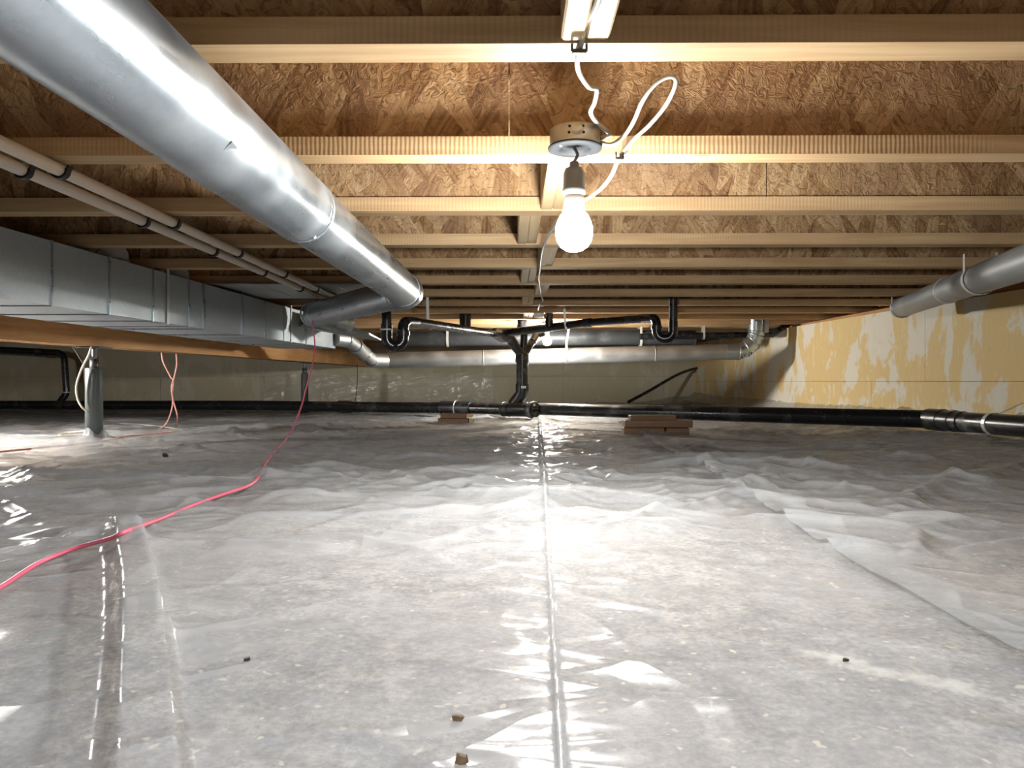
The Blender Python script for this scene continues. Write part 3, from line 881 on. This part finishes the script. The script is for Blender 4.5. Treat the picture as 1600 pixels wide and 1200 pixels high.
# lower cross duct: elbow at the trunk, long run, elbow up at the right
LD = 5.9
L0 = P(606, 563, LD); L1 = P(1140, 549.5, LD)
t = thing('round_duct', 'long galvanised round duct crossing behind the drain stack', 'duct', tuple(L0))
midl = [L0*(1-k)+L1*k for k in (0, .28, .52, .78, 1)]
for a, c in zip(midl[:-1], midl[1:]):
    tube_part('duct_section', [a, c], .063, M['galv_dull'], t, 28)
for q in midl[1:-1]:
    ring_part(q, L1-L0, .063, .003, M['galv_dull'], t)
# right elbow with gores, then the riser
V0 = P(1180, 541, LD); V1 = P(1183, 497, LD-.02)
V1.z = ZJ + .15
eb = [L1 - (L1-L0).normalized()*.03, L1 + Vector((.075,0,0)), L1 + Vector((.135,0,.025)), L1 + Vector((.19,0,.075)), L1 + Vector((.212,-.005,.13)), L1+Vector((.216,-.005,.16))]
for i in range(len(eb)-1):
    tube_part('elbow_gore', [eb[i], eb[i+1]], .064 if i % 2 else .066, M['galv'], t, 28)
    ring_part(eb[i+1], eb[i+1]-eb[i], .0645, .005, M['galv'], t)
tube_part('riser', [eb[-1], Vector((eb[-1].x+.004, eb[-1].y, ZJ+.2))], .066, M['galv'], t, 28)
b = MB(); b.box((eb[-1].x+.045, eb[-1].y-.064, eb[-1].z-.01), (eb[-1].x+.078, eb[-1].y-.05, ZJ+.05)); b.build('seam_strip', M['galv'], t)
# left elbow out of the trunk
le = [P(522,529,5.30), P(541,531,5.42), P(556,541,5.55), P(569,553,5.68), P(583,563,5.80), P(608,563.5,LD)]
for i in range(len(le)-1):
    tube_part('elbow_gore', [le[i], le[i+1]], .050 if i % 2 else .056, M['galv_dull'], t, 24)
    ring_part(le[i+1], le[i+1]-le[i], .055, .006, M['galv'], t)
b = MB(); c = P(884, 540, LD-.07); b.strip([P(889,512,LD-.07), P(885,536,LD-.068), P(886,560,LD-.07)], (1,0,0), .014, .002); b.build('hanger_strap', M['strap'], t)

# upper cross duct
t = thing('round_duct', 'dark round duct high against the joists behind the black trap arms', 'duct', tuple(P(640,529,6.2)))
U0 = P(628, 529, 6.2); U1 = P(1085, 527, 6.2)
tube_part('duct_section', [U0, U0*.55+U1*.45], .066, M['dark_duct'], t, 28)
tube_part('duct_section', [U0*.55+U1*.45, U1], .065, M['dark_duct'], t, 28)
ring_part(U0*.55+U1*.45, U1-U0, .066, .003, M['galv_dull'], t); ring_part(U1, U1-U0, .065, .003, M['dark_duct'], t)
for px in (700, 1000):
    strap_loop(P(px, 529, 6.2), U1-U0, .067, t, ZJ, .02)
# black waste pipe that leads to the right wall
t = thing('waste_pipe', 'thin black plastic pipe under far joists, passing behind the vertical duct riser', 'pipe', tuple(P(1100,525,6.02)))
W = [P(1000,526,6.04), P(1205,522.5,6.06), P(1238,503,6.1), P(1246,494,6.1)]
tube_part('pipe', rounded(W[:3], .05) , .026, M['abs'], t, 16)
tube_part('coupling', [P(1136,523.8,6.05), P(1146,523.6,6.05)], .031, M['hub'], t, 16)
tube_part('coupling', [P(1205,522.5,6.06), P(1214,517,6.07)], .031, M['hub'], t, 16)
tube_part('pipe', [P(1236,504,6.1), P(1262,493,6.3)], .024, M['abs'], t, 16)
strap_loop(P(1099,524.4,6.05), (1,0,0), .028, t, ZJ, .016)

# ------------------------------------------------------------------ main drain
t = thing('drain_pipe', 'long black plastic main drain running low across the back and along the yellow wall', 'pipe', tuple(P(830,640,5.4)))
DR = .0445
C0 = P(838, 639, 5.38); C1 = P(1452, 655, 3.53)
N0 = P(1464, 656, 3.46); N1 = P(1600, 666, 2.9)
wdir = (N1-N0).normalized()
tube_part('pipe', [C0, C0*.62+C1*.38], DR, M['abs_dust_glare'], t, 26)
tube_part('pipe', [C0*.62+C1*.38, C1], DR, M['abs'], t, 26)
tube_part('coupling', [P(1452,655,3.53), P(1475,656.7,3.42)], DR+.008, M['hub'], t, 26)
tube_part('coupling', [P(1470,656.4,3.44), P(1506,659.3,3.27)], DR+.003, M['hub'], t, 26)
ring_part(P(1493,658.2,3.33), wdir, DR+.002, .004, M['hub'], t)
tube_part('pipe', [P(1500,658.8,3.30), N1, N1 + wdir*2.2], DR, M['abs_dust_glare'], t, 26)
# perforated strap to the wall
cs = P(1552, 662, 3.08); hook = P(1580, 626, 3.3); 
b = MB()
s = wdir.cross(Vector((0,0,1))).normalized(); u = s.cross(wdir)
arc = [cs + (s*math.cos(a)+u*math.sin(a))*(DR+.003) for a in [math.radians(q) for q in range(120, -81, -20)]]
b.strip(arc, wdir, .02, .002)
top = arc[0]
wl = Vector((wall_x(3.25)-.004, 3.25, CZ-.075))
b.strip([top, top*.5+wl*.5+Vector((0,0,.008)), wl, wl+Vector((-.012,.01,.03))], wdir, .016, .0018)
b.build('hanger_strap', M['strap'], t)
# left run
Lq = [P(805,639.5,5.42), P(720,637.5,5.6), P(600,636.5,5.95), P(400,633.5,6.6), P(0,632.5,7.65), P(-300,632,8.2)]
tube_part('pipe', Lq[:2], DR, M['abs'], t, 24); tube_part('pipe', Lq[1:4], DR*.98, M['abs'], t, 24); tube_part('pipe', Lq[3:], DR*.98, M['abs'], t, 24)
tube_part('coupling', [P(736,637.8,5.56), P(690,637,5.68)], DR+.009, M['hub'], t, 24)
ring_part(P(712,637.4,5.62), (1,-.3,0), DR+.009, .003, M['strap'], t, 'band')
tube_part('coupling', [P(548,636,6.12), P(530,635.6,6.18)], DR+.008, M['hub'], t, 24)
# wye that carries the stack, and the cleanout facing the room
WY = [P(786,639.5,5.45), P(812,639.5,5.36), P(833,640,5.30)]
tube_part('wye', WY, DR+.010, M['hub'], t, 26)
for q in (P(788,639.5,5.44), P(796,639.5,5.41), P(826,640,5.32)):
    ring_part(q, WY[2]-WY[0], DR+.010, .003, M['hub'], t)
cc = P(834, 640.5, 5.29); cax = Vector((.75,-1,0)).normalized()
b = MB(); b.lathe(cc - cax*.02, [(.060,-.03),(.063,0),(.063,.022),(.057,.028),(.050,.029),(.049,.024),(0,.024)], 28, cax)
cap = b.build('cleanout_cap', M['cap'], t)
b = MB(); b.rbox(cc + cax*.010, (.012,.030,.012), math.atan2(cax.y,cax.x), .003); b.build('wrench_lug', M['hub'], cap)
b = MB(); e = cc + cax*.009 + Vector((0,0,.036)); b.lathe(e, [(0,.002),(.010,.002),(.010,-.006)], 12, cax); b.build('sticker', M['yellow'], cap)
tube_part('branch', [P(800,637,5.42), P(806,628,5.41), P(815,616,5.40), P(816,608,5.40)], DR+.004, M['hub'], t, 24)

# ------------------------------------------------------------------ drain stack with trap arms
t = thing('drain_stack', 'black plastic drain stack with two S-shaped traps on long arms below the joists', 'pipe', tuple(P(816,610,5.4)))
ST = 5.4
tube_part('stack', [P(816,612,ST), P(816,552,ST)], DR, M['abs_dust_glare'], t, 26)
tube_part('coupling', [P(816,610,ST), P(816,599.5,ST)], DR+.006, M['hub'], t, 26)
b = MB(); q = P(818,605,ST-.052); b.rbox(q, (.018,.001,.009)); b.build('sticker', M['white'], t)
tube_part('wye_hub', [P(816,566,ST), P(816,553,ST)], DR+.007, M['hub'], t, 26)
# three branches of the double wye
tube_part('branch', [P(818,557,ST), P(806,543,ST-.04), P(799,533,ST-.06)], .034, M['abs_dust_glare'], t, 22)
tube_part('elbow', rounded([P(803,538,ST-.05), P(797,528,ST-.07), P(784,527,ST-.12)], .04), .037, M['hub'], t, 22)
tube_part('branch', [P(817,556,ST), P(819.5,515,ST)], .026, M['abs_dust_glare'], t, 20)
tube_part('branch', [P(819,556,ST), P(829,538,ST+.05), P(838,528,ST+.1)], .026, M['abs_dust_glare'], t, 20)
tube_part('elbow', rounded([P(832,534,ST+.06), P(838,524,ST+.1), P(848,521,ST+.12)], .03), .030, M['hub'], t, 20)
# left arm: joint, long run, trap, riser
q0 = P(784,527,5.28); q1 = P(772,520,5.18); q2 = P(640,504.5,3.95)
tube_part('coupling', [q0 + (q0-q1)*.2, q1], .036, M['hub'], t, 20)
armL = [P(780,522.5,5.22), P(648,503.5,3.86)]
tube_part('arm', armL, .0255, M['abs'], t, 22)
tube_part('coupling', [P(782,523,5.24), P(770,520.5,5.10)], .031, M['hub'], t, 20)
def trap(arm_end, arm_dir, bot1, bot2, top, r):
    """S bend: down from the arm, round the bottom and up the riser"""
    pts = rounded([arm_end, arm_end + arm_dir, bot1, bot2, top], .052, 8)
    return pts
a_end = P(648,503.5,3.86); dL = (P(648,503.5,3.86)-P(780,522.5,5.22)).normalized()
x1 = P(630,503,3.72); b1 = P(630,541,3.72); b2 = P(604,541,3.70); tp = P(604,541,3.70); tp.z = ZJ+.15
tube_part('trap', rounded([a_end - dL*.02, x1, b1, b2, Vector((b2.x,b2.y,b2.z+.115))], .043, 10), .0285, M['abs'], t, 24)
tube_part('riser', [Vector((b2.x,b2.y,b2.z+.085)), tp], .0245, M['abs'], t, 22)
ring_part(Vector((b2.x,b2.y,b2.z+.085)), (0,0,1), .029, .003, M['strap'], t, 'band')
tube_part('slip_nut', [Vector((x1.x,x1.y,b1.z+.055)), Vector((x1.x,x1.y,b1.z+.078))], .034, M['hub'], t, 20)
# right arm
r0 = P(786,521,5.30); r1 = P(917,504.5,4.78); r2 = P(1006,498,4.4)
tube_part('arm', [r0, r1], .0275, M['abs'], t, 22)
tube_part('arm', [r1, r2], .0245, M['abs'], t, 22)
tube_part('coupling', [r1 - (r1-r0).normalized()*.02, r1 + (r1-r0).normalized()*.03], .031, M['hub'], t, 20)
k1 = P(1026,497,4.27); kb1 = P(1026,524,4.27); kb2 = P(1052,524,4.25); kt = Vector((kb2.x, kb2.y, ZJ+.15))
kb1.z -= .02; kb2.z -= .02
tube_part('trap', rounded([r2, k1, kb1, kb2, Vector((kb2.x,kb2.y,kb2.z+.1))], .046, 10), .027, M['abs'], t, 24)
tube_part('riser', [Vector((kb2.x,kb2.y,kb2.z+.08)), kt], .0245, M['abs'], t, 22)
tube_part('slip_nut', [Vector((k1.x,k1.y,kb1.z+.055)), Vector((k1.x,k1.y,kb1.z+.075))], .033, M['hub'], t, 20)
# vents that rise between the joists
for px, d, rr, yl in ((727, 5.0, .040, 512), (858, 4.95, .0265, 510), (816, 5.75, .040, 512)):
    q = P(px, yl, d); tube_part('vent_riser', [q, Vector((q.x,q.y,ZJ+.16))], rr, M['abs'], t, 20)
# straps of the arms
for px, d, r, yc in ((672, 4.07, .0265, 507), (884, 4.9, .028, 508.5)):
    q = P(px, yc, d); b = MB()
    b.strip([Vector((q.x-.012,q.y-r-.004,ZJ+.03)), Vector((q.x-.008,q.y-r-.004,q.z+.02)), Vector((q.x,q.y-r-.004,q.z-.02)), Vector((q.x+.004,q.y-.01,q.z-r-.004)), Vector((q.x,q.y+r+.003,q.z))], (1,0,0), .015, .0018)
    b.build('hanger_strap', M['strap'], t)

# small waste pipe against the back wall at the left
t = thing('waste_pipe', 'narrow black pipe dropping with an elbow into the drain, left of the near post', 'pipe', tuple(P(104,628,7.5)))
pp = rounded([P(-60,543,7.55), P(100,551.5,7.5), P(104,615,7.48), P(92,630,7.46)], .09, 6)
tube_part('pipe', pp, .032, M['abs'], t, 20)
tube_part('coupling', [P(56,549.5,7.5), P(66,550,7.5)], .037, M['hub'], t, 20)
ring_part(P(103.8,613,7.48), (0,0,1), .033, .004, M['strap'], t, 'band')

# black hose to the back corner
b = MB(); b.tube(smooth_path([P(982,628,7.6), P(1012,612,7.9), P(1050,590,8.3), P(1072,580,8.55), P(1090,575,8.72)]), .0165, 12)
tag(b.build('hose', M['abs'], base=tuple(P(1030,602,8.1))), 'thin black hose slanting up the back wall into the corner', 'hose')

# ------------------------------------------------------------------ cream water pipes with clips
def water_pipe(pts, label, clips):
    t = thing('water_pipe', label, 'pipe', tuple(pts[0]), 'cream water pipes under the joists')
    tube_part('pipe', pts, .0135, M['pvc'], t, 18)
    for y in clips:
        a, c = pts[0], pts[-1]; k = (y-a.y)/(c.y-a.y); q = a*(1-k)+c*k
        arc = [q + Vector((math.cos(x)*.0165, 0, math.sin(x)*.0165)) for x in [math.radians(g) for g in range(180, 361, 18)]]
        arc = [Vector((arc[0].x,q.y,ZJ))] + arc + [Vector((arc[-1].x+.004,q.y,q.z+.008))]
        b = MB(); b.strip(arc, (0,1,0), .016, .004); b.build('clip', M['clip'], t)
water_pipe([R(-1.07,-2.5,.445), R(-1.00,4.6,.445)], 'lower of the two cream pipes that run under the joists', (.55, 1.525, 2.01, 2.47, 2.95, 3.45))
water_pipe([R(-.975,-2.5,.445), R(-.935,4.6,.445)], 'upper of the two cream pipes that run under the joists', (.55, 1.525, 2.03, 2.50, 2.99, 3.47))

# ------------------------------------------------------------------ lamps
def bulb_parts(t, c, mat, k=1.0, ax=(0,0,1)):
    """c = centre of the globe, hanging straight down"""
    prof = [(0,-.036),(.014,-.034),(.0245,-.027),(.031,-.016),(.0335,-.003),(.0325,.010),(.0295,.019),(.0245,.029)]
    b = MB(); b.lathe(c, [(r*k,h*k) for r,h in prof], 20, ax); g = b.build('bulb', mat, t)
    b = MB(); b.lathe(c, [(r*k,h*k) for r,h in ((.0243,.0292),(.0207,.040),(.0195,.048),(.0175,.058),(.0165,.066),(.0135,.068))], 28, ax); b.build('bulb_neck', M['bulb_neck'], t)
    b = MB(); b.lathe(c, [(r*k,h*k) for r,h in ((.0168,.064),(.0205,.066),(.0205,.076),(.0195,.078),(.0192,.104),(.016,.112),(.009,.113),(.008,.124),(.0035,.126))], 28, ax); b.build('socket', M['socket'], t)

LB = P(897, 362, 1.42)
BX = P(899, 236, 1.42); BX.z = ZJ - .003
t = thing('hanging_lamp', 'bare glowing bulb hanging on a short cord from a round metal box', 'lamp', tuple(BX))
BX.y = jy(1) - FW - .052
b = MB(); b.lathe(BX, [(.0495,0),(.0495,.034),(.047,.036),(0,.036)], 40); jb = b.build('junction_box', M['box_metal'], t)
for sx, sz in ((-.31,.015),(-.29,.027),(.26,.015),(.24,.027)):
    a = -math.pi/2 + sx
    q = BX + Vector((math.cos(a)*.0500, math.sin(a)*.0500, sz))
    b = MB(); b.lathe(q, [(0,.0003),(.0026,.0002),(.0026,-.001)], 12, (math.cos(a), math.sin(a), 0)); b.build('nail_hole', M['hole'], jb)
a = -math.pi/2
q = BX + Vector((0,-.0497,.021)); b = MB(); b.lathe(q, [(0,.0012),(.0100,.0012),(.0112,0)], 20, (0,-1,0)); b.build('knockout', M['box_metal'], jb)
b = MB(); b.lathe(BX, [(0,.012),(.016,.011),(.024,.006),(.029,-.003),(.034,-.0055),(.046,-.005),(.053,-.003),(.0535,0),(.051,.002),(0,.002)], 40); b.build('cover_plate', M['plate'], t)
screw_part(BX + Vector((-.030,-.030,-.0055)), t, .003); screw_part(BX + Vector((.030,.030,-.0055)), t, .003)
top = LB + Vector((0,0,.137)); cpts = smooth_path([BX + Vector((-.006,0,.008)), BX+Vector((.004,-.004,-.012)), top*.5+BX*.5+Vector((.005,0,-.004)), top])
b = MB(); b.tube(cpts, .0032, 10); b.build('cord', M['socket'], t)
bulb_parts(t, LB, M['bulb'], 1.1)

# far bulb behind the drain stack
LF = P(855, 533, 5.62)
FX = P(842, 488, 5.12)
t = thing('hanging_lamp', 'small glowing bulb farther back behind the drain stack arms', 'lamp', (LF.x, LF.y, ZJ))
yf = jy(9) - FW
b = MB(); b.rbox((LF.x, LF.y-.02, ZJ-.011), (.045,.045,.010), 0, .002); b.build('junction_box', M['white'], t)
b = MB(); b.tube([(LF.x,LF.y,ZJ-.018),(LF.x+.004,LF.y,LF.z+.13),(LF.x,LF.y,LF.z+.12)], .003, 8); b.build('cord', M['socket'], t)
bulb_parts(t, LF, M['bulb_far'], .95)

# bulb on the other side of the beam, just outside the frame
LS = R(-2.72, 3.45, .235)
t = thing('hanging_lamp', 'glowing bulb beyond the wooden beam at the left edge of the photo', 'lamp', (LS.x, LS.y, ZJ))
b = MB(); b.lathe((LS.x,LS.y,ZJ-.045), [(0,0),(.05,0),(.05,.044),(0,.044)], 24); b.build('junction_box', M['box_metal'], t)
b = MB(); b.tube([(LS.x,LS.y,ZJ-.04),(LS.x,LS.y,LS.z+.12)], .003, 8); b.build('cord', M['socket'], t)
bulb_parts(t, LS, M['bulb_side'])

# fill bulb added out of view to brighten the foreground floor
LR = R(.15, -.21, .545)
t = thing('hanging_lamp', 'unseen fill bulb added between the joists above the camera', 'lamp', (LR.x, LR.y, ZJ))
b = MB(); b.lathe((LR.x,LR.y,ZJ+JH-.03), [(0,0),(.05,0),(.05,.029),(0,.029)], 24); b.build('junction_box', M['box_metal'], t)
bulb_parts(t, LR, M['fill_rear'])

# ------------------------------------------------------------------ cables
def cable(name, pts, r, mat, label, cat, group=None, n=8, flat=None):
    p = smooth_path(pts, n)
    b = MB(); b.tube(p, r, 10)
    return tag(b.build(name, mat, base=tuple(p[0])), label, cat, group)
dj0 = jy(0)-FW; dj1 = jy(1)-FW
cable('electrical_cable', [P(945,-60,.80), P(935,0,.88), P(916,40,.97), P(905,80,1.01), P(902,100,1.07), P(907,118,1.15), P(920,136,1.25), P(932,140,1.28), P(929,160,1.31), P(923,176,1.34), P(934,193,1.40), P(950,206,1.44), P(952,212,1.435), P(938,216,1.43)],
      .0042, M['cable'], 'white electrical cable coming down from the top edge to the junction box', 'cable')
cable('electrical_cable', [P(936,222,1.43), P(955,226,1.42), P(975,212,1.42), P(990,190,1.40), P(1003,160,1.36), P(1020,135,1.34), P(1040,121,1.33), P(1054,122,1.33), P(1055,135,1.34), P(1040,165,1.37), P(1015,195,1.40), P(990,218,1.42), P(968,247,1.44), P(955,275,1.50), P(938,296,1.58), P(916,312,1.70), P(890,330,1.85), P(868,352,2.1), P(849,385,2.35), P(843,425,2.95)],
      .0042, M['cable'], 'white electrical cable looping out of the junction box beside the bulb', 'cable')
cable('electrical_cable', [P(843,425,2.95), P(842,436,3.2), P(846,462,3.95), P(848,470,4.2), P(842,478,4.5), P(840,487,5.0), P(838,492,5.4)], .004, M['cable'], 'thin white cable running on past the bulb to the far lamp', 'cable')
# staples and small fittings
def staple(p, w_, label):
    b = MB(); b.rbox(p, (w_, .004, .003), 0, .001); b.rbox(p + Vector((-w_,0,.006)), (.0015,.003,.007)); b.rbox(p + Vector((w_,0,.006)), (.0015,.003,.007))
    tag(b.build('cable_staple', M['wire_dark'], base=tuple(p)), label, 'staple', 'cable staples')
staple(P(905,81,1.0), .010, 'cable staple under the topmost joist')
staple(P(968,248,1.43), .007, 'cable staple on the joist right of the junction box')
b = MB(); q = P(842,489,4.93); b.rbox(q, (.035,.006,.03), 0, .002); b.rbox(q + Vector((0,-.009,.0)), (.014,.005,.012), 0, .002)
tag(b.build('outlet_box', M['white'], base=tuple(q)), 'white square lamp holder on a far joist above the drain stack', 'outlet')

# pink extension cord
def fl_pt(px, py, up=.006):
    d = CZ*F/(py-HOR)
    for _ in range(6):
        q = P(px, py, d); z = film_z(q.x, q.y) + up
        d = (CZ - z)*F/(py-HOR)
    return P(px, py, d)
pk = [fl_pt(-60,950), fl_pt(0,918), fl_pt(60,880), fl_pt(120,856), fl_pt(170,842), fl_pt(200,829), fl_pt(255,809), fl_pt(300,790), fl_pt(350,772), fl_pt(390,758), fl_pt(406,742), fl_pt(416,722)]
e = pk[-1]
pk += [P(432,702,e.y+.35), P(447,686,e.y+.65), P(460,664,3.55), P(471,635,3.66), P(479,605,3.71), P(488,570,3.73), P(492,540,3.73), P(489,510,3.725), P(490,494,3.725), P(494,484,3.735), P(500,475,3.78), P(504,471,3.86)]
cable('extension_cord', pk, .0036, M['cord_pink'], 'pink extension cord snaking over the plastic and hanging from the round duct', 'cord', n=6)
# cables at the left post
cable('hanging_cable', [P(143,541,3.66), P(138,556,3.66), P(127,578,3.66), P(119.5,602,3.66), P(121,622,3.66), P(128,636,3.66), P(136,642,3.68)], .0048, M['cable_cream'], 'cream cable hanging in a bow beside the near jack post', 'cable')
cable('hanging_cable', [P(113,541,4.6), P(122,556,4.6), P(131,572,4.6), P(132,592,4.6), P(136,609,4.6), P(143,614,4.6)], .004, M['wire_dark'], 'thin dark wire hanging behind the near jack post', 'cable')
cable('hanging_cable', [P(252,549,4.6), P(255,566,4.6), P(266,588,4.6), P(271,596,4.6), P(269,616,4.6), P(273,634,4.6), P(277,650,4.6), P(275,668,4.62)], .0045, M['cord_faded'], 'faded pink cord under the beam, its left strand at the top', 'cable')
cable('hanging_cable', [P(275,550,4.55), P(276,570,4.55), P(272,590,4.55), P(268,606,4.55), P(270,628,4.55), P(266,648,4.55), P(258,664,4.55), P(245,673,4.5)], .0045, M['cord_faded'], 'faded pink cord under the beam, its right strand at the top', 'cable')
def on_floor(pts, up): return [fl_pt(px, py, up) for px, py in pts]
cable('floor_cable', on_floor([(160,666),(190,662),(225,664),(248,666),(275,670)], .007), .0045, M['cable'], 'white cable on the plastic right of the near jack post', 'cable')
cable('floor_cable', on_floor([(134,678),(110,681),(92,680),(105,676),(134,673)], .006), .004, M['cable_cream'], 'cream cable loop on the plastic left of the near jack post', 'cable')
cable('floor_cable', on_floor([(272,674),(240,678),(200,682),(165,689),(110,695),(60,700),(0,706)], .006), .0045, M['cord_faded'], 'faded pink cord lying on the plastic behind the near jack post', 'cable')
cable('hanging_cable', [P(558,568,7.6), P(558.5,590,7.6), P(557,612,7.6), P(555,628,7.6)], .004, M['wire_dark'], 'thin dark wire hanging against the back wall right of the far post', 'cable')

# ------------------------------------------------------------------ wood offcuts
def offcut(px0, px1, py0, py1, d, depth, rz, label, mat='offcut', group=None):
    a = P(px0, py1, d); c = P(px1, py0, d)
    ctr = Vector(((a.x+c.x)/2, d + depth/2, (a.z+c.z)/2))
    b = MB(); b.rbox(ctr, ((c.x-a.x)/2, depth/2, (c.z-a.z)/2), rz, .003)
    return tag(b.build('wood_offcut', M[mat], base=(ctr.x, ctr.y, a.z)), label, 'wood block', group)
G = 'wood offcuts lying on the plastic'
offcut(975,1038,668,681, 3.85, .09, 0, 'brown wood offcut at the bottom left of the right-hand stack', group=G)
offcut(1041,1077,668.5,681, 3.85, .10, .03, 'short dark wood offcut at the bottom right of the right-hand stack', group=G)
offcut(977,1083,657,668, 3.83, .11, -.02, 'long speckled wood offcut in the middle of the right-hand stack', group=G)
offcut(985,1057,649,657, 3.86, .08, .02, 'flat wood offcut on top of the right-hand stack', group=G)
offcut(684,732,654,661, 4.95, .09, .0, 'lower greyish wood offcut left of the drain cleanout', group=G)
offcut(688,728,646.5,653.5, 4.95, .09, .0, 'upper greyish wood offcut left of the drain cleanout', group=G)
offcut(728.7,738,647,652.5, 4.94, .085, 0, 'pale end piece beside the upper greyish offcut', 'offcut_pale', G)
offcut(733,740,655,660.5, 4.93, .085, 0, 'pale end piece beside the lower greyish offcut', 'offcut_pale', G)

# ------------------------------------------------------------------ small debris
def chip(px, py, w_, h_, mat, label, name='debris_chip'):
    q = fl_pt(px, py, .003); b = MB()
    n = 7; vs = []
    rnd = random.Random(px)
    for z in (0, h_):
        for k in range(n):
            a = 2*math.pi*k/n; r = w_*(.6+.5*rnd.random())
            vs.append((q.x+math.cos(a)*r, q.y+math.sin(a)*r*.7, q.z - .002 + z*(.6+.6*rnd.random())))
    fs = [tuple(range(n-1,-1,-1)), tuple(range(n,2*n))] + [(k,(k+1)%n,n+(k+1)%n,n+k) for k in range(n)]
    b.add(vs, fs); tag(b.build(name, mat, base=tuple(q)), label, 'debris', 'debris on the plastic')
chip(258,713,.013,.012, M['chip'], 'small black chip on the plastic right of the near jack post')
chip(716,1121,.006,.004, M['leaf'], 'pair of brown crumbs in the foreground')
chip(722,1187,.006,.006, M['leaf'], 'dry brown leaf scrap at the bottom edge')
chip(386,1029,.004,.003, M['chip'], 'tiny dark crumb in the left foreground')
chip(1322,1030,.004,.003, M['chip'], 'tiny dark crumb right of the centre seam')

for o in bpy.data.objects:
    if '_w' in o.keys(): del o['_w']
